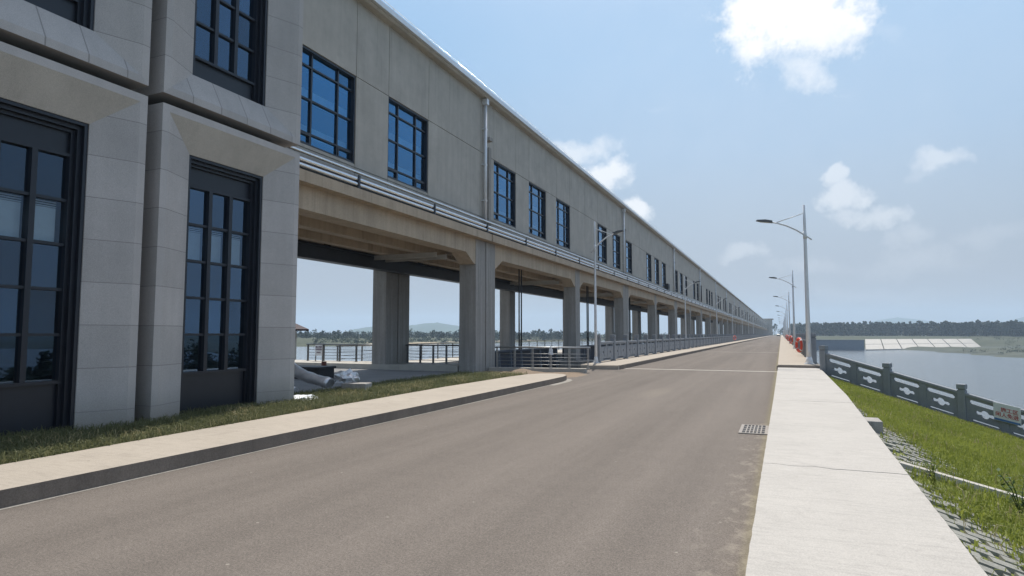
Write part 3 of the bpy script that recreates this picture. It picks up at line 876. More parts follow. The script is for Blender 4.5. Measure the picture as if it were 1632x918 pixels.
gd.box(-15.72, -15.30, 6.0, Y_END, 4.28, 4.33); gd.box(-15.55, -15.47, 6.0, Y_END, 4.33, 4.80); gd.box(-15.72, -15.30, 6.0, Y_END, 4.80, 4.85)
gd.build('crane_girder', M['girder'], B)
gh = MB()
yy = 12.0
while yy < 200:
    gh.box(-15.60, -15.42, yy, yy + 0.18, 4.851, 5.555); yy += 6.6
gh.build('girder_hanger', M['girder'], B)['kind'] = 'stuff'
xb_ = MB()
for c in col_y:
    xb_.box(-16.095, -12.33, c - 0.2, c + 0.2, 5.0, 5.553)
xb_.build('cross_beam', M['conc_warm'], B)['kind'] = 'stuff'
ch = MB()
for yy in [21.3, 22.1] + [y_ for c in col_y[3:14] for y_ in (c - 2.2, c - 1.5)]:
    ch.box(-15.28, -12.35, yy, yy + 0.10, 4.62, 4.65); ch.box(-15.28, -12.35, yy + 0.02, yy + 0.05, 4.65, 4.78); ch.box(-15.28, -12.35, yy, yy + 0.10, 4.78, 4.80)
ch.build('hoist_rail', M['conc_light'], B)['kind'] = 'stuff'
# columns: shared meshes, one object each (the 100 nearest), the far rest in one part
def col_mesh(zt, dx, dy):
    b = MB(); b.bbox(-dx / 2, dx / 2, -dy / 2, dy / 2, -0.5, zt, 0.025)
    return b.data('column', M['conc'])
cm_f = col_mesh(5.555, 0.78, 0.91); cm_r = col_mesh(5.0, 0.72, 0.91)
far_f, far_r = [], []
cols_sorted = [c for c in col_y]
for i, c in enumerate(cols_sorted):
    lf = (-11.99 - B.location.x, c - B.location.y, 0); lr = (-16.39 - B.location.x, c - B.location.y, 0)
    if i < 50: link('column', cm_f, B, lf); link('column', cm_r, B, lr)
    else: far_f.append(lf); far_r.append(lr)
merged(cm_f, far_f, 'column', B, 'stuff'); merged(cm_r, far_r, 'column', B, 'stuff')
# windows: frame with its panes as a child
def win_meshes():
    f = MB(); p = MB()
    W, H = WW, WZ1 - WZ0
    x0, x1 = -0.22, -0.10          # local x behind the wall face
    t_ = 0.06
    f.box(x0, -0.03, 0, t_, 0, H); f.box(x0, -0.03, W - t_, W, 0, H); f.box(x0, -0.03, t_, W - t_, 0, t_); f.box(x0, -0.03, t_, W - t_, H - t_, H)
    c1, c2 = 0.28 * W, 0.72 * W
    for c in (c1, c2): f.box(x0, x1, c - 0.028, c + 0.028, t_, H - t_)
    rows = [0.14 * H, 0.49 * H, 0.83 * H]
    xs_ = [(t_, c1 - 0.028), (c1 + 0.028, c2 - 0.028), (c2 + 0.028, W - t_)]
    for r_ in rows:
        for a_, b_ in xs_: f.box(x0, x1, a_, b_, r_ - 0.024, r_ + 0.024)
    # little opening sash bottom corners
    for a_, b_ in (xs_[0], xs_[2]):
        z0, z1 = t_, rows[0] - 0.024
        f.box(x0, -0.085, a_, a_ + 0.045, z0, z1); f.box(x0, -0.085, b_ - 0.045, b_, z0, z1); f.box(x0, -0.085, a_ + 0.045, b_ - 0.045, z1 - 0.045, z1); f.box(x0, -0.085, a_ + 0.045, b_ - 0.045, z0, z0 + 0.045)
    ye = [0.03, c1, c2, W - 0.03]; ze = [0.03] + rows + [H - 0.03]
    for i in range(3):
        for j in range(4):
            d = [rng.uniform(-.004, .004) for _ in range(2)]
            p.face([(-0.15 + d[0], ye[i], ze[j]), (-0.15 + d[1], ye[i + 1], ze[j]), (-0.15 + d[1] * .3, ye[i + 1], ze[j + 1]), (-0.15 + d[0] * .3, ye[i], ze[j + 1])])
    return f.data('window', M['frame_blue']), p.data('pane', M['glass_blue'])
wf, wp = win_meshes()
far_w = []
for i, y in enumerate(wins):
    loc = (XW - B.location.x, y - B.location.y, WZ0)
    if i < 100:
        w = link('window', wf, B, loc); link('pane', wp, w)
    else: far_w.append(loc)
if far_w:
    w = merged(wf, far_w, 'window', B, 'stuff'); w2 = merged(wp, far_w, 'pane', w, 'stuff')
# downpipes
def downpipe(y, tall):
    b = MB()
    b.tube([(XW + 0.14, y, 11.95), (XW + 0.14, y, 6.35)], 0.07, 10)
    b.box(XW + 0.02, XW + 0.26, y - 0.11, y + 0.11, 11.72, 11.97)
    for z in (7.4, 9.0, 10.6): b.box(XW + 0.001, XW + 0.2, y - 0.085, y + 0.085, z, z + 0.05)
    dp = b.build('downpipe', M['zinc'], B)
    c = MB(); c.box(XW + 0.001, XW + 0.16, y + 0.34, y + 0.56, 6.4, 10.2 if tall else 9.9); c.box(XW + 0.002, XW + 0.22, y + 0.28, y + 0.60, 10.2, 10.36)
    c.build('duct', M['conc'], B)
for i in range(NMOD): downpipe(P0 + MOD * i + 0.25, i % 2)
# lightning tape pegs on the roof edge
pg = MB()
yy = 8.0
while yy < 120:
    pg.tube([(-11.56, yy, ROOF + 0.28), (-11.56, yy, ROOF + 0.40)], 0.012, 5); yy += 1.5
pg.tube([(-11.56, 6, ROOF + 0.41), (-11.56, 130, ROOF + 0.41)], 0.012, 5)
pg.build('lightning_tape', M['steel'], B)['kind'] = 'stuff'
# piers below the floor
pr = MB()
for i in range(NMOD):
    yd = P0 + MOD * i
    if i > 0: pr.prism([(-18, yd - 1.05), (-8.8, yd - 1.05), (-8.8, yd + 1.05), (-18, yd + 1.05)], -14, -0.02)
    if i < NMOD - 1: ym = yd + MOD / 2; pr.prism([(-18, ym - 0.7), (-8.8, ym - 0.7), (-8.8, ym + 0.7), (-18, ym + 0.7)], -14, -0.02)
pr.build('pier', M['conc'], B)['kind'] = 'stuff'
# dark well lining at the first bay and low wall along the water side
wl = MB()
wl.box(-17.4, -8.8, 25.62, 25.9, -14, -0.05); wl.box(-17.5, -17.2, 25.9, Y_END, -14, -0.05); wl.box(-17.2, -8.8, 25.9, Y_END, -14.2, -4.0)
wl.build('well_lining', M['conc_dark'], B)

# sluice gates hung in the wells
gate_names = ['nearest', 'second', 'third', 'fourth', 'fifth', 'sixth']
M['rib_grey'] = plain('grey_gate_rib', (0.16, 0.18, 0.21), 0.5)
def gate(y0, y1, lab):
    t_ = thing('sluice_gate', lab, 'sluice gate', (-12.750, (y0 + y1) / 2, -3.5), 0, 'sluice gates hung between the columns')
    p = MB(); p.box(-12.900, -12.800, y0, y1, -3.5, 0.78)
    p.build('gate_plate', M['gate_steel'], t_)
    s = MB()
    for z in (-3.2, -2.2, -1.2, -0.2, 0.70): s.box(-12.798, -12.570, y0, y1, z, z + 0.07)
    s.build('stiffener', M['gate_steel'], t_)
    n_ = 8
    for j in range(n_):
        yy_ = y0 + (y1 - y0) * (j + 0.5) / n_
        q = MB(); q.prism_y([(-12.550, -3.4), (-12.250, -3.4), (-12.470, 0.70), (-12.550, 0.70)], yy_ - 0.03, yy_ + 0.03)
        q.build('rib', M['rib_grey'], t_)
    for dy in (-0.16, 0.16):
        q = MB(); q.tube([(-12.850, (y0 + y1) / 2 + dy, 0.78), (-12.850, (y0 + y1) / 2 + dy, 5.5)], 0.04, 8)
        q.build('hoist_rod', M['girder'], t_)
ci = [c for c in col_y if c > 24.5]
bays = [(a_ + 0.75, b_ - 0.75) for a_, b_ in zip(ci[:-1], ci[1:]) if b_ - a_ > 3]
for i, (a_, b_) in enumerate(bays[:6]):
    gate(a_, b_, ['navy steel gate with pale ribs behind the low steel fence', 'navy steel gate with two hoist rods in the bay behind the nearest left street lamp', 'dark steel gate and rods in the third bay behind the stone balustrade',
                  'dark steel gate and rods in the fourth bay behind the stone balustrade', 'dark steel gate and rods in the fifth bay behind the stone balustrade', 'dark steel gate and rods in the sixth bay behind the stone balustrade'][i])

# end tower
T = thing('end_tower', 'grey flat roofed tower closing the far end of the long gate house', 'tower', (-13, Y_END + 14, 0))
b = MB(); b.box(-20, -7.6, Y_END + 0.3, Y_END + 26, -1, 15.2); b.build('wall', M['render_wall'], T)
b = MB(); b.box(-21, -6.4, Y_END - 1.5, Y_END + 27, 15.2, 15.9); b.build('roof', M['conc_light'], T)
for z in (2.0, 6.5, 10.8):
    for yy in (4, 9, 14, 19):
        b = MB(); b.box(-7.62, -7.5, Y_END + yy, Y_END + yy + 2.4, z, z + 2.8); b.build('window', M['frame_blue'], T)

# ------------------------------------------------------------------ granite building at the near left
S = thing('granite_building', 'pale granite office block with deep chamfered window surrounds at the near left', 'building', (-9.6, 8.9, 0))
XF, XI = -9.6, -9.87
def surround(y0, y1, z0, z1, oy0, oy1, oz0, oz1, bottom):
    """one chamfered cladding module round a window opening"""
    b = MB()
    fl = 0.13
    zb = z0 + (fl if bottom else 0)
    A = [(y0, z0), (y1, z0), (y1, z1), (y0, z1)]
    Bq = [(y0 + fl, zb), (y1 - fl, zb), (y1 - fl, z1 - fl), (y0 + fl, z1 - fl)]
    Cq = [(oy0, oz0), (oy1, oz0), (oy1, oz1), (oy0, oz1)]
    P = lambda q, x: (x, q[0], q[1])
    # flange (front face): right, top, left, bottom
    quads = [(1, 2, 0), (2, 3, 2), (3, 0, 0)] + ([(0, 1, 1)] if bottom else [])
    for i, j, mi in quads:
        b.face([P(A[i], XF), P(A[j], XF), P(Bq[j], XF), P(Bq[i], XF)], 0 if mi == 0 else (1 if mi == 1 else 0))
        b.face([P(Bq[i], XF), P(Bq[j], XF), P(Cq[j], XI), P(Cq[i], XI)], mi)
        b.face([P(Cq[i], XI), P(Cq[j], XI), P(Cq[j], XI - 0.45), P(Cq[i], XI - 0.45)], 0)
    # outer sides back to the body
    for i, j in ((1, 2), (2, 3), (3, 0), (0, 1)):
        b.face([P(A[j], XF), P(A[i], XF), P(A[i], XF - 0.85), P(A[j], XF - 0.85)], 0)
    return b
def block_window(y0, y1, z0, z1, pz0, pz1, blinds):
    """stepped dark metal frame, header and foot panels, 3 x 5 panes"""
    w = None
    f = MB()
    X0 = XI - 0.02
    t1 = 0.07
    def ring(xa, xb, a0, a1, c0, c1, th, foot=True):
        f.box(xa, xb, a0, a0 + th, c0, c1); f.box(xa, xb, a1 - th, a1, c0, c1); f.box(xa, xb, a0 + th, a1 - th, c1 - th, c1)
        if foot: f.box(xa, xb, a0 + th, a1 - th, c0, c0 + th)
    ring(X0 - 0.30, X0, y0, y1, z0, z1, 0.055, False)
    ring(X0 - 0.30, X0 - 0.07, y0 + 0.056, y1 - 0.056, z0, z1 - 0.056, 0.06, False)
    ring(X0 - 0.30, X0 - 0.14, y0 + 0.117, y1 - 0.117, z0, z1 - 0.117, 0.05, False)
    a0, a1 = y0 + 0.168, y1 - 0.168
    if z1 - 0.168 - pz1 > 0.02: f.box(X0 - 0.30, X0 - 0.2, a0, a1, pz1 + 0.05, z1 - 0.168)
    f.box(X0 - 0.30, X0 - 0.2, a0, a1, z0, pz0 - 0.05)
    f.box(X0 - 0.30, X0 - 0.13, a0, a1, pz0 - 0.048, pz0); f.box(X0 - 0.30, X0 - 0.15, a0, a1, pz1, pz1 + 0.048)
    n_, m_ = 3, 5
    cw = (a1 - a0) / n_; rh = (pz1 - pz0) / m_
    for i in range(1, n_): f.box(X0 - 0.29, X0 - 0.15, a0 + cw * i - 0.04, a0 + cw * i + 0.04, pz0, pz1)
    for i in range(n_):
        for j in range(1, m_):
            f.box(X0 - 0.28, X0 - 0.17, a0 + cw * i + (0.04 if i else 0), a0 + cw * (i + 1) - (0.04 if i < n_ - 1 else 0), pz0 + rh * j - 0.022, pz0 + rh * j + 0.022)
    w = f.build('window', M['frame'], S)
    p = MB()
    for i in range(n_):
        for j in range(m_):
            d0, d1 = rng.uniform(-.003, .003), rng.uniform(-.003, .003)
            p.face([(X0 - 0.225 + d0, a0 + cw * i, pz0 + rh * j), (X0 - 0.225 + d1, a0 + cw * (i + 1), pz0 + rh * j), (X0 - 0.225 + d1, a0 + cw * (i + 1), pz0 + rh * (j + 1)), (X0 - 0.225 + d0, a0 + cw * i, pz0 + rh * (j + 1))])
    p.build('pane', M['glass_dark'], w)
    if blinds:
        for i in range(n_):
            q = MB(); q.box(X0 - 0.36, X0 - 0.34, a0 + cw * i + 0.05, a0 + cw * (i + 1) - 0.05, pz0 + rh * 3 + 0.05, pz0 + rh * 4 - 0.12)
            for s_ in range(3): q.box(X0 - 0.37, X0 - 0.335, a0 + cw * i + 0.05, a0 + cw * (i + 1) - 0.05, pz0 + rh * 4 - 0.11 + s_ * 0.035, pz0 + rh * 4 - 0.095 + s_ * 0.035)
            q.build('blind', M['blind'], w)
for c in range(3):
    y0 = 7.28 - 3.6 * c; y1 = y0 + 3.32
    o0, o1 = y0 + 0.77, y1 - 0.76
    surround(y0, y1, 0.0, 5.55, o0, o1, 0.0, 4.88, False).build('window_surround', [M['granite_v'], M['granite_h'], M['granite_warm']], S)
    surround(y0, y1, 5.73, 11.3, o0, o1, 6.38, 10.6, True).build('window_surround', [M['granite_v'], M['granite_h'], M['granite_warm']], S)
    block_window(o0, o1, 0.0, 4.88, 0.90, 4.33, True)
    block_window(o0, o1, 6.38, 10.6, 6.85, 10.28, False)
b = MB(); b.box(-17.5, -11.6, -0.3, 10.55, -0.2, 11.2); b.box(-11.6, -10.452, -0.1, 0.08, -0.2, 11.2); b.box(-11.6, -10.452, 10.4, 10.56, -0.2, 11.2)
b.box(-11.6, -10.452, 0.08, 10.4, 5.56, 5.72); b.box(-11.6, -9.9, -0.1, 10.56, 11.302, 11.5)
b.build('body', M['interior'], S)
b = MB()
for c in range(3): b.box(-10.45, -10.40, 7.28 - 3.6 * c - 0.28 - 0.1, 7.28 - 3.6 * c + 0.1, -0.2, 11.2)
b.box(-10.45, -10.41, 0.1, 10.5, 5.45, 5.83)
b.build('recess', M['granite_v'], S)
b = MB(); b.box(-17.4, -10.46, 10.562, 10.60, -0.2, 11.2); b.build('side_wall', M['granite_v'], S)

# ------------------------------------------------------------------ stone balustrades
STEP = 2.97
def post_mesh():
    b = MB()
    b.bbox(-0.12, 0.12, -0.12, 0.12, 0.0, 1.16, 0.012)
    b.bbox(-0.095, 0.095, -0.095, 0.095, 1.155, 1.20, 0.008)
    b.bbox(-0.13, 0.13, -0.13, 0.13, 1.195, 1.36, 0.02)
    return b.data('post', M['rail_stone'])
def bridge_panel():
    L = STEP - 0.25; h = 0.98
    outer_ = [(-L / 2, 0.06), (L / 2, 0.06), (L / 2, h), (-L / 2, h)]
    holes = [slot(-L / 4, 0.82, L / 2 - 0.22, 0.10), slot(L / 4, 0.82, L / 2 - 0.22, 0.10), circle(-L / 4, 0.47, 0.085), circle(L / 4, 0.47, 0.085), slot(0, 0.14, L * 0.55, 0.05)]
    vs, fs = curve_panel('panel', outer_, holes, 0.10)
    b = MB(); b.mesh([(y, x, z) for x, y, z in vs], [tuple(reversed(f)) for f in fs])
    # handrail and raised fields
    b.bbox(-0.085, 0.085, -L / 2, L / 2, h - 0.07, h + 0.03, 0.02)
    for c in (-L / 4, L / 4):
        for s_ in (-1, 1):
            x0, x1 = (0.05, 0.062) if s_ > 0 else (-0.062, -0.05)
            w_ = L / 2 - 0.2
            b.box(x0, x1, c - w_ / 2, c - 0.16, 0.24, 0.70); b.box(x0, x1, c + 0.16, c + w_ / 2, 0.24, 0.70)
    return b.data('panel', M['rail_stone'])
pm, pnl = post_mesh(), bridge_panel()
def balustrade(label, x, z, y0, n):
    t_ = thing('balustrade', label, 'balustrade', (x, y0, z), 0, 'stone balustrades of the bridge')
    fp, fq = [], []
    for i in range(n):
        if i < 100: link('post', pm, t_, (0, STEP * i, 0)); link('panel', pnl, t_, (0, STEP * i + STEP / 2, 0))
        else: fp.append((0, STEP * i, 0)); fq.append((0, STEP * i + STEP / 2, 0))
    merged(pm, fp, 'post', t_, 'stuff'); merged(pnl, fq, 'panel', t_, 'stuff')
balustrade('grey carved stone balustrade along the foot of the gate house columns', -8.28, 0.19, 30.1, 206)
balustrade('grey stone balustrade with lifebuoys on the open river side of the bridge', 1.30, 0.27, 31.1, 206)

# wing balustrade running down the bank
rail_pts = [(0.0, -0.11), (2.353, -0.73), (4.69, -1.36), (7.05, -2.0), (9.4, -2.62), (11.8, -3.25)]
W = thing('balustrade', 'dark grey stone balustrade with cloud shaped openings stepping down the grass bank', 'balustrade', (WL0.x, WL0.y, 0), math.atan2(WLD.y, WLD.x))
def wing_panel(L, slope):
    outer_ = [(-L / 2, 0.0), (L / 2, 0.0), (L / 2, 0.99), (-L / 2, 0.99)]
    def cloud(cx, cz):
        pts = []
        for i in range(72):
            a_ = 2 * math.pi * i / 72
            x, z = math.cos(a_), math.sin(a_)
            best = 0.125
            for sx_ in (-1, 1):
                lx, lr = sx_ * 0.20, 0.062
                bq = x * lx; disc = bq * bq - (lx * lx - lr * lr)
                if bq > 0 and disc > 0: best = max(best, bq + math.sqrt(disc))
            pts.append((cx + x * best, cz + z * best))
        return pts
    q = L / 2
    holes = []
    for c in (-L / 4 - 0.01, L / 4 + 0.01):
        holes += [slot(c, 0.81, L / 2 - 0.20, 0.13, 0.055), cloud(c, 0.51), slot(c, 0.215, L / 2 - 0.32, 0.05, 0.02)]
    vs, fs = curve_panel('panel', outer_, holes, 0.12)
    b = MB(); b.mesh([(x, y, z + slope * x) for x, y, z in vs], fs)
    r_ = MB(); r_.bbox(-L / 2, L / 2, -0.10, 0.10, 0.96, 1.06, 0.02); b.mesh([(x, y, z + slope * x) for x, y, z in r_.v], r_.f)
    m_ = MB(); m_.box(-0.10, 0.10, -0.085, -0.06, 0.0, 0.955); b.mesh([(x, y, z + slope * x) for x, y, z in m_.v], m_.f)
    return b
for i, (s_, z_) in enumerate(rail_pts):
    link('post', pm, W, (s_, 0, z_ - 0.12))
    if i < len(rail_pts) - 1:
        L = rail_pts[i + 1][0] - s_ - 0.22; sl_ = (rail_pts[i + 1][1] - z_) / (rail_pts[i + 1][0] - s_)
        link('panel', wing_panel(L, sl_).data('panel', M['rail_stone']), W, (s_ + (rail_pts[i + 1][0] - s_) / 2, 0, (z_ + rail_pts[i + 1][1]) / 2 - 0.08))
bc = MB(); bc.mesh([(x, y, z + (-0.268) * x) for x, y, z in MB().box(-0.3, 11.9, -0.24, 0.2, -0.6, -0.115).v], MB().box(0, 1, 0, 1, 0, 1).f)
link('base_course', bc.data('base_course', M['conc_light']), W, (0, 0, 0))
ww = MB(); ww.mesh([(x, y, z + (-0.268) * x) if z > -5 else (x, y, -14) for x, y, z in MB().box(-1.2, 11.9, 0.205, 0.6, -10, -0.25).v], MB().box(0, 1, 0, 1, 0, 1).f)
link('wing_wall', ww.data('wing_wall', M['conc']), W, (0, 0, 0))
# abutment under the bridge end
MB().box(-8.7, 1.9, 28.9, 30.2, -14, -0.31).build('abutment', M['conc'], kind='structure')

# ------------------------------------------------------------------ lettering
def text_mesh(s, size, depth=0.004):
    cu = bpy.data.curves.new('lettering', 'FONT'); cu.body = s; cu.size = size; cu.extrude = depth; cu.align_x = 'CENTER'; cu.align_y = 'CENTER'; cu.offset = size * 0.012
    ob = bpy.data.objects.new('lettering', cu); col.objects.link(ob)
    me_ = bpy.data.meshes.new_from_object(ob.evaluated_get(bpy.context.evaluated_depsgraph_get()))
    vs = [(v.co.x, -v.co.z, v.co.y) for v in me_.vertices]; fs = [tuple(p.vertices) for p in me_.polygons]
    bpy.data.objects.remove(ob); bpy.data.curves.remove(cu); bpy.data.meshes.remove(me_)
    return vs, fs
# warning board tied to the wing balustrade
def on_wing(s_, off, z): p = WL0 + WLD * s_ + Vector((WLD.y, -WLD.x)) * off; return (p.x, p.y, z)
SB = thing('warning_sign', 'white board with red characters and a blue foot tied to the dark balustrade', 'sign', on_wing(5.95, 0.14, -1.30), math.atan2(WLD.y, WLD.x))
shear = -0.20
def sheared(b): b.v = [(x, y, z + shear * x) for x, y, z in b.v]; return b
b = MB(); b.bbox(-0.36, 0.36, -0.012, 0.012, 0.02, 0.60, 0.004); link('board', sheared(b).data('board', M['sign_white']), SB)
b = MB(); b.box(-0.34, 0.34, -0.016, -0.0125, 0.03, 0.10); link('stripe', sheared(b).data('stripe', M['sign_blue']), SB)
for s_, x_, z_ in (('施工区', 0.07, 0.40), ('闲人免进', 0.0, 0.23)):
    vs, fs = text_mesh(s_, 0.155); b = MB(); b.mesh([(x + x_, y - 0.0155, z + z_) for x, y, z in vs], fs)
    link('lettering', sheared(b).data('lettering', M['text_red']), SB)

# ------------------------------------------------------------------ street lamps
L0 = thing('street_lamp', 'white street lamp with curved arm standing nearest on the right walkway', 'street lamp', (1.10, 30.65, 0.27), 0, 'street lamps along the river side of the bridge')
b = MB(); b.tube([(0, 0, 0.05), (0, 0, 3.0), (0, 0, 6.3), (0, 0, 7.08)], [0.105, 0.085, 0.06, 0.05], 12); link('pole', b.data('pole', M['lamp']), L0)
b = MB(); b.bbox(-0.2, 0.2, -0.2, 0.2, 0.0, 0.035, 0.006); b.tube([(0, 0, 0.03), (0, 0, 0.32)], [0.17, 0.105], 12)
b.box(-0.045, 0.045, -0.125, -0.1, 0.55, 0.9)
link('base', b.data('base', M['lamp']), L0)
b = MB(); b.tube([(0.27, 0, 5.50), (0.0, 0, 5.72), (-0.35, 0, 5.98), (-0.75, 0, 6.20), (-1.1, 0, 6.33), (-1.42, 0, 6.41)], [0.03, 0.04, 0.04, 0.038, 0.034, 0.03], 8)
b.tube([(0, 0, 6.72), (-1.15, 0, 6.37)], 0.02, 6); b.tube([(0, 0, 5.55), (0, 0, 5.9)], 0.08, 10)
link('arm', b.data('arm', M['lamp']), L0)
b = MB(); b.prism_y([(-1.32, 6.36), (-1.32, 6.46), (-1.6, 6.53), (-1.95, 6.54), (-2.02, 6.50), (-1.9, 6.46)], -0.11, 0.11)
hd = link('lamp_head', b.data('lamp_head', M['lamp_head']), L0)
b = MB(); b.prism_y([(-1.48, 6.385), (-1.48, 6.375), (-1.86, 6.435), (-1.86, 6.445)], -0.085, 0.085); link('lens', b.data('lens', M['lamp_glass']), hd)
ORD = ['second', 'third', 'fourth', 'fifth', 'sixth']
for i in range(1, 11):
    lab = f'white street lamp, {ORD[i-1]} from the near end of the right walkway' if i <= 5 else 'tiny far street lamp in the receding row on the right walkway'
    dup(L0, (1.10, 30.65 + 31.6 * i, 0.27), 0, lab)
gl = 'street lamps along the gate house side of the bridge'
for i in range(0, 7):
    lab = 'white street lamp in front of the gate house windows, nearest on the left walkway' if i == 0 else (f'white street lamp, {ORD[i-1]} from the near end of the left walkway' if i <= 3 else 'tiny far street lamp against the gate house wall on the left walkway')
    l = dup(L0, (-8.36 if i else -8.30, 29.75 + 31.9 * i, 0.19), math.pi, lab); l['group'] = gl; l.scale = (0.72, 0.72, 0.98)

# ------------------------------------------------------------------ lifebuoys
def torus_part(Rm, r, a0, a1, n, m=12):
    b = MB(); full = abs(a1 - a0 - 2 * math.pi) < 1e-6
    for i in range(n + (0 if full else 1)):
        for j in range(m):
            a_ = a0 + (a1 - a0) * i / n; q = 2 * math.pi * j / m
            b.v.append((r * math.sin(q) * 0.8, (Rm + r * math.cos(q)) * math.cos(a_), (Rm + r * math.cos(q)) * math.sin(a_)))
    k = n if full else n + 1
    for i in range(n):
        for j in range(m):
            i2, j2 = (i + 1) % k, (j + 1) % m
            b.f.append((i * m + j, i2 * m + j, i2 * m + j2, i * m + j2)); b.mi.append(0); b.sm.append(True)
    return b
tb = torus_part(0.31, 0.085, 0, 2 * math.pi, 32)
rope = MB()
for q in range(4):
    a0 = math.pi / 2 * q + 0.15; pts = []
    for k in range(7):
        a_ = a0 + (math.pi / 2 - 0.08) * k / 6; rr = 0.40 + 0.045 * math.sin(math.pi * k / 6); pts.append((0.02, rr * math.cos(a_), rr * math.sin(a_)))
    rope.tube(pts, 0.008, 5)
BU = thing('lifebuoy', 'orange lifebuoy hung nearest on the river side balustrade behind the first lamp', 'lifebuoy', (0.98, 42.0, 0.92), 0.38, 'lifebuoys hung on the balustrades')
link('ring', tb.data('ring', M['orange']), BU); [link('band', torus_part(0.31, 0.089, math.pi / 2 * q + 0.70, math.pi / 2 * q + 0.87, 4).data('band', M['white']), BU) for q in range(4)]; link('rope', rope.data('rope', M['white']), BU)
BU.scale = (1.15, 1.15, 1.15)
for i, yy in enumerate((76, 108, 140)):
    dup(BU, (0.98, yy, 0.95), 0.38, ['orange lifebuoy, second along the river side balustrade', 'small orange lifebuoy, third along the river side balustrade', 'tiny orange lifebuoy, fourth along the river side balustrade'][i])
dup(BU, (-7.98, 124, 0.85), -0.6, 'small distant lifebuoy hung on the left balustrade below the gate house')

# ------------------------------------------------------------------ steel fences
def fence(label, p0, p1, z, h, nposts, rails, double=True, top=None):
    p0, p1 = Vector(p0), Vector(p1); L = (p1 - p0).length
    t_ = thing('steel_fence', label, 'fence', (p0.x, p0.y, z), math.atan2((p1 - p0).y, (p1 - p0).x))
    for i in range(nposts):
        s_ = L * i / (nposts - 1); b = MB()
        if double:
            b.box(s_ - 0.035, s_ - 0.015, -0.035, 0.035, 0, h); b.box(s_ + 0.015, s_ + 0.035, -0.035, 0.035, 0, h); b.box(s_ - 0.06, s_ + 0.06, -0.06, 0.06, 0.0, 0.012)
        else: b.box(s_ - 0.028, s_ + 0.028, -0.028, 0.028, 0, h)
        link('post', b.data('post', M['rail_steel'] if top is None else top), t_)
    for k in range(rails):
        b = MB(); b.tube([(0, 0.0, 0.14 + (h - 0.24) * k / rails), (L, 0, 0.14 + (h - 0.24) * k / rails)], 0.012, 6); link('rail', b.data('rail', M['rail_steel'] if top is None else top), t_)
    b = MB(); b.tube([(-0.1, 0, h + 0.02), (L + 0.1, 0, h + 0.02)], 0.032, 8); link('handrail', b.data('handrail', M['rail_steel'] if top is None else top), t_)
    return t_
fence('low stainless steel fence between the near column and the stone balustrade', (-11.2, 24.56), (-7.35, 25.15), 0.17, 0.84, 6, 4)
dk = plain('dark_fence_steel', (0.16, 0.165, 0.17), 0.35, 0.7, 0.1)
fence('dark steel fence in the shade between the front and rear columns', (-15.9, 24.9), (-12.5, 24.9), 0.26, 0.80, 6, 4, True, dk)
fence('dark steel fence on the sunlit slab left of the rear columns', (-21.8, 25.0), (-16.9, 25.0), 0.26, 0.80, 6, 4, True, dk)
fence('long steel fence along the reservoir edge behind the columns', (-20.3, 25.4), (-20.3, 95.0), 0.02, 0.95, 36, 4, False, dk)

# ------------------------------------------------------------------ small things round the forecourt
H = thing('guard_hut', 'small cream hut with a dark red roof half hidden behind the granite building', 'hut', (-32.6, 32.0, -0.9))
def mv(b): b.v = [(x - 2.15, y - 0.95, z) for x, y, z in b.v]; return b
b = MB(); b.box(-32.3, -28.2, 31.2, 34.6, -1.2, 1.95); mv(b).build('wall', M['hut_wall'], H)
b = MB(); zc = 3.3; e = 0.55
b.mesh([(-32.3 - e, 31.2 - e, 1.92), (-28.2 + e, 31.2 - e, 1.92), (-28.2 + e, 34.6 + e, 1.92), (-32.3 - e, 34.6 + e, 1.92), (-30.8, 32.9, zc), (-29.7, 32.9, zc),
        (-32.3 - e, 31.2 - e, 1.80), (-28.2 + e, 31.2 - e, 1.80), (-28.2 + e, 34.6 + e, 1.80), (-32.3 - e, 34.6 + e, 1.80)],
       [(0, 1, 5, 4), (1, 2, 5), (2, 3, 4, 5), (3, 0, 4), (6, 7, 1, 0), (7, 8, 2, 1), (8, 9, 3, 2), (9, 6, 0, 3), (9, 8, 7, 6)])
mv(b).build('roof', M['red_roof'], H)
b = MB(); b.box(-28.19, -28.14, 31.5, 33.2, -0.6, 1.35); mv(b).build('door', M['white'], H)
b = MB(); b.box(-29.6, -28.5, 31.14, 31.19, -0.2, 1.3); w = mv(b).build('window', M['white'], H)
b = MB(); b.box(-29.5, -28.6, 31.12, 31.139, -0.1, 1.2); mv(b).build('pane', M['frame'], w)
# reservoir warning board
SG = thing('warning_sign', 'white notice board with dark characters on two legs at the reservoir fence', 'sign', (-20.75, 24.55, 0.26), R(6))
b = MB(); b.bbox(-0.20, 0.20, -0.012, 0.012, 0.28, 0.80, 0.004); link('board', b.data('board', M['sign_white']), SG)
for sx_ in (-0.19, 0.19): b = MB(); b.box(sx_ - 0.02, sx_ + 0.02, 0.013, 0.05, 0, 0.82); link('leg', b.data('leg', dk), SG)
for s_, z_, sz in (('禁止攀爬', 0.69, 0.092), ('水深危险', 0.575, 0.092), ('请勿靠近', 0.43, 0.06)):
    vs, fs = text_mesh(s_, sz); b = MB(); b.mesh([(x, y - 0.0155, z + z_) for x, y, z in vs], fs); link('lettering', b.data('lettering', M['text_purple']), SG)
b = MB(); b.bbox(-0.075, 0.075, -0.075, 0.075, 0, 0.50, 0.008); b.box(-0.11, 0.11, -0.11, 0.11, 0.0, 0.018)
pz = link('steel_post', b.data('steel_post', M['rust']), None, (-16.3, 19.6, 0.03), 0.3); tag(pz, 'short rusty red steel post on the sunlit forecourt before the fence', 'post')
b = MB(); b.bbox(-1.2, 0.5, -0.5, 0.4, 0, 0.36, 0.02); b.bbox(-1.25, 0.55, -0.55, 0.45, 0.34, 0.42, 0.015)
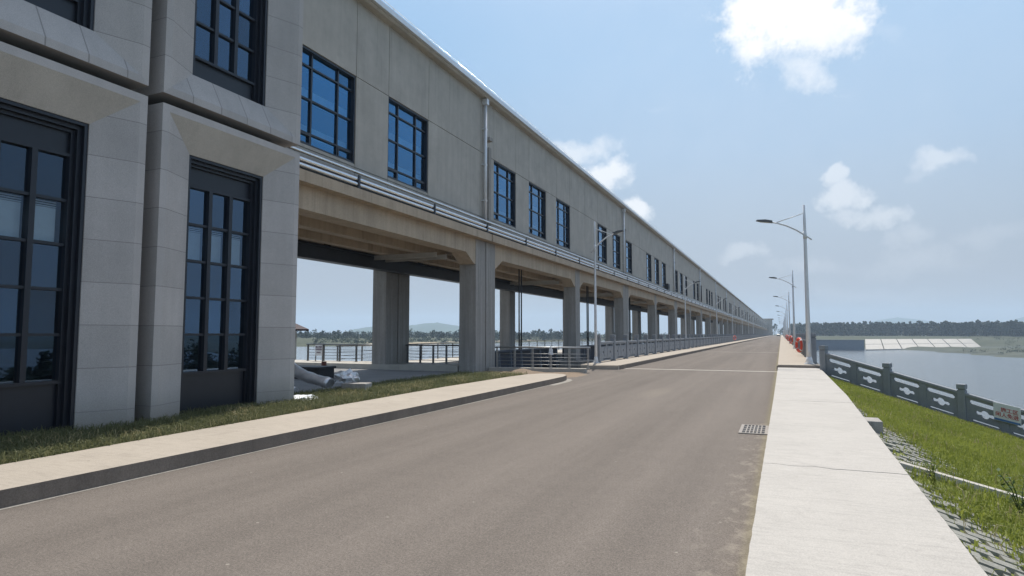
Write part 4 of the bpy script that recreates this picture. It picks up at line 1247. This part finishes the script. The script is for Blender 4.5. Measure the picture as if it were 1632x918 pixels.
pz = link('planter_box', b.data('planter_box', M['black']), None, (-15.25, 17.9, 0.03), 0.06); tag(pz, 'low black lidded box on the ground beside the granite building corner', 'box')
def duct(pts, r, label, seed, sq=0.7):
    b = MB(); P_ = [Vector(p) for p in pts]; dense_ = []
    for i in range(len(P_) - 1):
        for k in range(8): dense_.append(P_[i].lerp(P_[i + 1], k / 8))
    dense_.append(P_[-1])
    for _ in range(3): dense_ = [dense_[0]] + [(dense_[i - 1] + dense_[i] * 2 + dense_[i + 1]) / 4 for i in range(1, len(dense_) - 1)] + [dense_[-1]]
    b.tube(dense_, [r * (1 + 0.09 * mnoise.noise(Vector((i * 0.9, seed, 0)))) for i in range(len(dense_))], 18, 0, True, sq)
    b.v = [(x + 0.025 * mnoise.noise(Vector((x * 6, y * 6, z * 6 + seed))), y, z + 0.03 * mnoise.noise(Vector((x * 5, y * 5 + seed, z * 5)))) for x, y, z in b.v]
    return tag(b.build('insulated_duct', M['foil']), label, 'duct', 'silver ducts dumped on the verge')
duct([(-14.2, 13.9, 1.35), (-12.9, 13.55, 0.95), (-11.9, 13.4, 0.50), (-11.05, 13.55, 0.28)], 0.20, 'long silver foil duct lying on the ground beside the granite corner', 1)
duct([(-12.6, 12.2, 0.50), (-11.7, 12.1, 0.30), (-11.05, 12.25, 0.20)], 0.14, 'shorter silver foil duct lying in front of the longer one', 5)
def crumple(name, loc, s, mat, label, cat, seed):
    bm = bmesh.new(); bmesh.ops.create_icosphere(bm, subdivisions=3, radius=1.0)
    for v in bm.verts:
        n_ = mnoise.noise(v.co * 1.9 + Vector((seed, 0, 0))) * 0.5 + mnoise.noise(v.co * 4.5 + Vector((seed, 5, 0))) * 0.35
        v.co = Vector((v.co.x * s[0], v.co.y * s[1], v.co.z * s[2])) * (1 + n_)
        if s[2] < 0.4: v.co.z = max(v.co.z, -0.05)
    me_ = bpy.data.meshes.new(name); bm.to_mesh(me_); bm.free(); me_.materials.append(mat)
    return tag(link(name, me_, None, loc), label, cat)
crumple('plastic_sheet', (-10.75, 13.85, 0.36), (0.30, 0.36, 0.24), M['foil'], 'crumpled silver foil heap at the open end of the long duct', 'foil', 3.1)
crumple('plastic_sheet', (-9.75, 11.05, 0.18), (0.28, 0.35, 0.07), M['plastic'], 'flat torn white plastic sheet in the grass at the granite corner', 'plastic', 8.2)
crumple('plastic_bag', (-8.85, 24.80, 0.78), (0.085, 0.075, 0.26), M['plastic'], 'white plastic bag tied to the low stainless fence', 'bag', 5.0)
b = MB(); b.bbox(-0.33, 0.33, -0.22, 0.22, -0.05, 0.20, 0.02)
pz = link('concrete_block', b.data('concrete_block', M['conc']), None, (-10.15, 13.5, 0.13), 0.25); tag(pz, 'grey concrete block lying in the grass by the silver ducts', 'block')
b = MB(); b.bbox(1.24, 1.52, 12.2, 12.75, -0.4, 0.135, 0.015)
pz = b.build('concrete_block', M['conc']); tag(pz, 'concrete block standing on the pavers beside the right walkway', 'block')
# edging strip down the bank
ed = MB()
e0, e1 = Vector((1.16, 8.93)), Vector((6.4, 11.15))
dd = (e1 - e0).normalized(); nn = Vector((-dd.y, dd.x)) * 0.075
vs = []
for p in (e0, e1):
    for s_ in (-1, 1):
        for z_ in (-0.2, 0.075): q = p + nn * s_; vs.append((q.x, q.y, emb_z(q.x, q.y) + z_))
ed.mesh(vs, [(0, 1, 3, 2), (6, 7, 5, 4), (1, 5, 7, 3), (2, 3, 7, 6), (0, 4, 5, 1), (0, 2, 6, 4)])
tag(ed.build('edging_strip', M['conc_light']), 'narrow pale concrete edging strip running down the grass bank', 'kerb')
# drain grate in the road
GR = thing('drain_grate', 'cast drain grate with rows of dark slots at the road edge', 'drain', (-0.46, 11.35, 0))
b = MB(); b.box(-0.66, -0.26, 10.86, 11.84, 0.0035, 0.0055); b.build('slot_shade', M['black'], GR)  # black sheet under the bars stands in for the shade inside the slots
b = MB(); x0, x1, y0, y1 = -0.68, -0.24, 10.84, 11.86; zt = 0.016
b.box(x0, x0 + 0.05, y0, y1, 0.001, zt); b.box(x1 - 0.05, x1, y0, y1, 0.001, zt); b.box(x0 + 0.05, x1 - 0.05, y0, y0 + 0.05, 0.001, zt); b.box(x0 + 0.05, x1 - 0.05, y1 - 0.05, y1, 0.001, zt)
for i in range(1, 6): xx = x0 + 0.05 + (x1 - x0 - 0.1) * i / 6; b.box(xx - 0.010, xx + 0.010, y0 + 0.05, y1 - 0.05, 0.001, zt - 0.001)
for i in range(1, 4): yy = y0 + 0.05 + (y1 - y0 - 0.1) * i / 4; b.box(x0 + 0.05, x1 - 0.05, yy - 0.022, yy + 0.022, 0.001, zt - 0.002)
b.build('frame', M['grate'], GR)
# air conditioner on the ledge
AC = thing('air_conditioner', 'dark air conditioner unit on the ledge below a far window group', 'air conditioner', (-11.55, 71.5, 5.87))
b = MB(); b.bbox(-11.8, -11.4, 71.0, 72.1, 6.5, 7.2, 0.02); b.build('casing', M['frame'], AC)
b = MB(); b.tube([(-11.398, 71.4, 6.85), (-11.38, 71.4, 6.85)], 0.27, 20); b.build('fan_grille', M['black'], AC)
b = MB(); b.box(-11.88, -11.4, 71.1, 71.16, 6.44, 6.498); b.box(-11.88, -11.4, 71.94, 72.0, 6.44, 6.498); b.build('bracket', M['steel'], AC)
# far car on the bridge
C = thing('parked_car', 'tiny dark car standing far down the road near the end of the bridge', 'car', (-1.6, 420, 0.0))
b = MB(); b.prism_x([(-2.2, 0.3), (2.2, 0.3), (2.25, 0.75), (1.2, 0.92), (0.75, 1.45), (-1.3, 1.5), (-2.1, 0.95), (-2.25, 0.7)], -0.88, 0.88); link('body', b.data('body', M['car_paint']), C)
for sx_ in (-0.8, 0.8):
    for sy_ in (-1.35, 1.4): b = MB(); b.tube([(sx_ - 0.12, sy_, 0.33), (sx_ + 0.12, sy_, 0.33)], 0.33, 14); link('wheel', b.data('wheel', M['tyre']), C)
b = MB(); b.mesh([(-0.7, -1.37, 1.44), (0.7, -1.37, 1.44), (0.74, -2.06, 1.02), (-0.74, -2.06, 1.02)], [(0, 1, 2, 3)]); b.v = [(x, y - 0.06, z + 0.03) for x, y, z in b.v]; link('rear_window', b.data('rear_window', M['frame']), C)

# ------------------------------------------------------------------ far right bank: guide wall and revetment
GW = thing('guide_wall', 'blue grey concrete wall across the river mouth beyond the stone balustrade', 'wall', (25, 455, -9))
b = MB()
b.box(1.9, 48.2, 455.0, 457.0, -14, -2.6); b.build('face', M['wallblue'], GW)
b = MB(); b.box(1.9, 48.4, 454.7, 457.3, -2.6, -2.25); b.build('coping', M['wallblue'], GW)
RV = thing('revetment', 'white sloping concrete revetment on the far river bank', 'revetment', (100, 570, -9))
def lerp3(a_, b_, t_): return tuple(a_[i] * (1 - t_) + b_[i] * t_ for i in range(3))
lo0, lo1, hi0, hi1 = (48.6, 455, -9.0), (135.5, 562, -9.0), (54.7, 512.5, -2.9), (132.6, 576.4, -2.9)
for r0, r1 in ((0.0, 0.46), (0.49, 1.0)):
    for c in range(7):
        a0, a1 = c / 7 + 0.004, (c + 1) / 7 - 0.004
        p = [lerp3(lerp3(lo0, lo1, a_), lerp3(hi0, hi1, a_), r_) for a_, r_ in ((a0, r0), (a1, r0), (a1, r1), (a0, r1))]
        b = MB(); b.mesh([(x, y, z + 0.7) for x, y, z in p] + [(x, y, z - 0.6) for x, y, z in p], [(0, 1, 2, 3), (7, 6, 5, 4), (0, 4, 5, 1), (1, 5, 6, 2), (2, 6, 7, 3), (3, 7, 4, 0)])
        b.build('slab', M['conc_light'], RV)

# ------------------------------------------------------------------ vegetation
def leaf_cloud(b, cx, cy, z0, h, w, n, size, shape=0):
    """crown of loose leaf clumps: uneven lobes, gaps between"""
    lobes = []
    for k in range(rng.randint(5, 8)):
        t_ = rng.random()
        lobes.append((cx + rng.uniform(-.5, .5) * w * (1 - 0.6 * t_), cy + rng.uniform(-.5, .5) * w * (1 - .6 * t_), z0 + h * (0.14 + 0.72 * t_), w * rng.uniform(0.20, 0.36) * (1.1 - 0.5 * t_)))
    for _ in range(n):
        lx, ly, lz, lr = rng.choice(lobes)
        d = Vector((rng.gauss(0, 1), rng.gauss(0, 1), rng.gauss(0, 1))).normalized() * lr * rng.uniform(0.55, 1.15)
        c = Vector((lx + d.x, ly + d.y, lz + d.z * 1.15))
        u = Vector((rng.gauss(0, 1), rng.gauss(0, 1), rng.gauss(0, .6))).normalized(); v_ = u.cross(Vector((rng.gauss(0, 1), rng.gauss(0, 1), rng.gauss(0, 1)))).normalized()
        s_ = size * rng.uniform(0.6, 1.4)
        b.face([c - u * s_, c - v_ * s_ * 0.7, c + u * s_, c + v_ * s_ * 0.7])
def tree(label, x, y, z, h, w, group):
    t_ = thing('tree', label, 'tree', (x, y, z), 0, group)
    b = MB(); b.tube([(x, y, z - 0.3), (x + 0.1, y, z + h * 0.3), (x, y, z + h * 0.75)], [h * 0.025, h * 0.018, h * 0.006], 8)
    for k in range(5):
        a_ = k * 1.3; b.tube([(x, y, z + h * (0.3 + 0.08 * k)), (x + math.cos(a_) * w * .3, y + math.sin(a_) * w * .3, z + h * (0.5 + 0.08 * k))], [h * .009, h * .004], 5)
    b.build('trunk', M['bark'], t_)
    b = MB(); leaf_cloud(b, x, y, z + h * 0.1, h * 0.92, w, 420, 0.42); b.build('crown', M['leaf_far'], t_)
gt = 'trees at the far end of the bridge'
tree('tall dark tree beside the tower at the far end of the bridge', -6.0, 700, -0.6, 13, 8, gt)
tree('round dark tree at the end of the road behind the car', 1.5, 715, -0.6, 9.5, 9, gt)
tree('dark tree rising behind the far street lamps', 9, 705, -0.6, 11, 9, gt)
def wood(name, spots, mat, n=120, k=1.0):
    b = MB(); tr = MB()
    for (x, y, z, h, w) in spots:
        leaf_cloud(b, x, y, z, h, w, n, (0.045 * h + 0.18) * k)
        b.tube([(x, y, z - 0.5), (x, y, z + h * 0.6)], 0.12, 4, 1)
    ob = b.build(name, [mat, M['bark']]); ob['kind'] = 'stuff'
    return ob
sp = []
for i in range(900):
    u = rng.uniform(1262, 1720); dist = rng.uniform(690, 800)
    d = sky_dir(u, 533); k_ = dist / math.hypot(d[0], d[1]); x, y = d[0] * k_, d[1] * k_
    sp.append((x, y, max(-0.8, ground_h(x, y)) - 0.3, rng.uniform(12.5, 15.5) + (2.5 if rng.random() < .06 else 0), rng.uniform(4.5, 7)))
o = wood('forest', sp, M['leaf_far']); o['label'] = 'long dark belt of trees along the far river bank'
sp = []
for i in range(520):
    u = rng.uniform(440, 1190); dist = rng.uniform(400, 520) + max(0, u - 800) * 0.35
    d = sky_dir(u, 533); k_ = dist / math.hypot(d[0], d[1]); x, y = d[0] * k_, d[1] * k_
    hh = rng.uniform(2.5, 5.0) + (1.8 if rng.random() < .12 else 0) + (1.3 if u > 730 else 0.0)
    sp.append((x, y, ground_h(x, y) - 0.2, hh, rng.uniform(3.5, 6)))
o = wood('forest', sp, M['leaf_far']); o['label'] = 'low dark belt of trees beyond the reservoir'
# scrub along the waterline and on the mud flat
sp = []
for i in range(260):
    u = rng.uniform(500, 960); dist = rng.uniform(275, 380) + max(0, u - 700) * 0.35
    d = sky_dir(u, 533); k_ = dist / math.hypot(d[0], d[1]); x, y = d[0] * k_, d[1] * k_
    z = ground_h(x, y)
    if z > -3.2: sp.append((x, y, z - 0.2, rng.uniform(0.5, 1.3), rng.uniform(2.5, 6)))
for i in range(200):
    u = rng.uniform(1450, 1680); v = rng.uniform(536, 566)
    d = sky_dir(u, v); k_ = -10.3 / d[2]; x, y = d[0] * k_, d[1] * k_
    if y > 760: continue
    z = ground_h(x, y)
    if z > -8.9 and not (y > 440 and x < 140): sp.append((x, y, z - 0.3, rng.uniform(0.35, 0.9), rng.uniform(4, 9)))
wood('scrub', sp, M['leaf_far'])
sp = []  # out-of-view bushes, added to put dark shapes into the window reflections
for i in range(90):
    y = rng.uniform(8, 75); x = 0.45 * y + rng.uniform(8, 32)
    sp.append((x, y, -9.3, rng.uniform(7.5, 10.3), rng.uniform(5, 8)))
wood('scrub', sp, M['leaf_far'], 600, 0.36)

def blades(name, pts, hmin, hmax, lean, width, mat):
    n = len(pts); P_ = np.array(pts)
    h = nrng.uniform(hmin, hmax, n); a_ = nrng.uniform(0, 2 * np.pi, n); l = nrng.uniform(0.2, 1.0, n) * lean
    wd = nrng.uniform(0.6, 1.3, n) * width; b_ = nrng.uniform(0, 2 * np.pi, n)
    dx, dy = np.cos(a_), np.sin(a_); wx, wy = np.cos(b_) * wd, np.sin(b_) * wd
    V = np.zeros((n, 5, 3))
    V[:, 0] = P_ + np.stack([-wx, -wy, -0.02 * np.ones(n)], 1); V[:, 1] = P_ + np.stack([wx, wy, -0.02 * np.ones(n)], 1)
    mid = P_ + np.stack([dx * l * h * 0.35, dy * l * h * 0.35, h * (0.62 - 0.15 * l)], 1)
    V[:, 2] = mid + np.stack([wx * .8, wy * .8, 0 * h], 1); V[:, 3] = mid + np.stack([-wx * .8, -wy * .8, 0 * h], 1)
    V[:, 4] = P_ + np.stack([dx * l * h, dy * l * h, h * np.clip(1 - 0.62 * l, 0.12, 1)], 1)
    me_ = bpy.data.meshes.new(name)
    idx = np.arange(n) * 5
    faces = [f for i in idx for f in ((i, i + 1, i + 2, i + 3), (i + 3, i + 2, i + 4))]
    me_.from_pydata(V.reshape(-1, 3).tolist(), [], faces); me_.materials.append(mat)
    ob = link(name, me_); ob['kind'] = 'stuff'
    return ob
pts = []
tries = 0
while len(pts) < 110000 and tries < 1100000:
    tries += 1
    x = 1.2 + 9.5 * rng.random() ** 1.25; y = rng.uniform(3.5, 29)
    ymax = WL0.y + (x - WL0.x) * WLD.y / WLD.x - 0.25
    if y > ymax: continue
    bare = bare_w(y)
    dxx = x - ox(min(y, 29.9))
    if dxx < bare - 0.12 + 0.25 * mnoise.noise(Vector((x * 2.2, y * 2.2, 9))) and rng.random() > 0.055: continue
    if dxx < 0.03: continue
    if rng.random() > 0.74 + 0.6 * mnoise.noise(Vector((x * .9, y * .9, 4))): continue
    if abs((Vector((x, y)) - e0).dot(Vector((-dd.y, dd.x)))) < 0.10: continue
    pts.append((x, y, emb_z(x, y)))
blades('grass', pts, 0.05, 0.18, 1.15, 0.006, M['grass_sun'])
pts = []; tries = 0
ip = inner
def inx(y): return float(np.interp(y, [p[1] for p in inner[:10]], [p[0] for p in inner[:10]]))
while len(pts) < 42000 and tries < 500000:
    tries += 1
    y = 3.0 + 18.4 * rng.random() ** 1.15
    xl = -10.0 if y < 10.7 else float(np.interp(y, [10.7, 15, 18, 21.3], [-10.7, -10.9, -10.95, -11.0])); xr = inx(min(y, 20)) - 0.01
    x = rng.uniform(xl, xr)
    if y < 10.7 and x < -9.62 and 0.0 < ((7.28 + 0.77 - y) % 3.6) < 1.8 and rng.random() < 0.6: continue
    if y > 20.3 and rng.random() < (y - 20.3): continue
    if rng.random() > 0.66 + 0.8 * mnoise.noise(Vector((x * 1.4, y * 1.4, 14))): continue
    pts.append((x, y, 0.14))
blades('grass', pts, 0.05, 0.19, 1.25, 0.006, M['grass_dark'])
straw = leaf_mat('dry_straw', (0.30, 0.25, 0.12), (0.46, 0.40, 0.22), 0.3)
pts = []
while len(pts) < 3000:
    x = 1.25 + 8.0 * rng.random(); y = rng.uniform(4, 27)
    if y > WL0.y + (x - WL0.x) * WLD.y / WLD.x - 0.25 or x < ox(min(y, 29.9)) + 0.04: continue
    if mnoise.noise(Vector((x * .8, y * .8, 21))) < 0.12: continue
    pts.append((x, y, emb_z(x, y)))
blades('dry_grass', pts, 0.08, 0.26, 1.0, 0.005, straw)
pts = []
while len(pts) < 2600:
    y = rng.uniform(3.2, 21); x = rng.uniform(-9.6, inx(min(y, 20)) - 0.02)
    if mnoise.noise(Vector((x * 1.2, y * 1.2, 31))) < 0.08: continue
    pts.append((x, y, 0.14))
blades('dry_grass', pts, 0.06, 0.24, 1.25, 0.005, straw)
# leafy weeds on the bank
def weed(label, x, y, h, n, mat):
    z = emb_z(x, y)
    t_ = thing('weed', label, 'plant', (x, y, z), 0, 'tall weeds on the grass bank')
    st = MB(); lf = MB()
    for s_ in range(n):
        a_ = rng.uniform(0, 6.28); r_ = rng.uniform(0.15, 0.5) * h; hh = h * rng.uniform(0.6, 1.0)
        p0, p1, p2 = Vector((x, y, z - 0.03)), Vector((x + math.cos(a_) * r_ * .4, y + math.sin(a_) * r_ * .4, z + hh * .6)), Vector((x + math.cos(a_) * r_, y + math.sin(a_) * r_, z + hh))
        st.tube([p0, p1, p2], [0.006, 0.004, 0.002], 5)
        for k in range(12):
            t__ = 0.25 + 0.75 * k / 11; c = p0.lerp(p1, t__ * 2) if t__ < .5 else p1.lerp(p2, t__ * 2 - 1)
            u = Vector((rng.gauss(0, 1), rng.gauss(0, 1), rng.uniform(-.2, .6))).normalized(); v_ = u.cross(Vector((0, 0, 1))).normalized(); L_ = h * rng.uniform(0.07, 0.15)
            lf.face([c, c + u * L_ * .5 + v_ * L_ * .28, c + u * L_, c + u * L_ * .5 - v_ * L_ * .28])
    st.build('stem', mat, t_); lf.build('foliage', mat, t_)
weed('broad leafy dark weed taller than the grass below the edging strip', 2.32, 8.5, 0.50, 8, M['leaf'])
weed('smaller leafy weed at the near edge of the edging strip', 1.62, 9.0, 0.28, 5, M['leaf'])
weed('pale spindly weed on the pavers near the walkway edge', 1.50, 8.2, 0.30, 4, M['grass_sun'])
weed('sprawling weed between the pavers at the foot of the slope', 2.05, 7.2, 0.36, 7, M['grass_sun'])
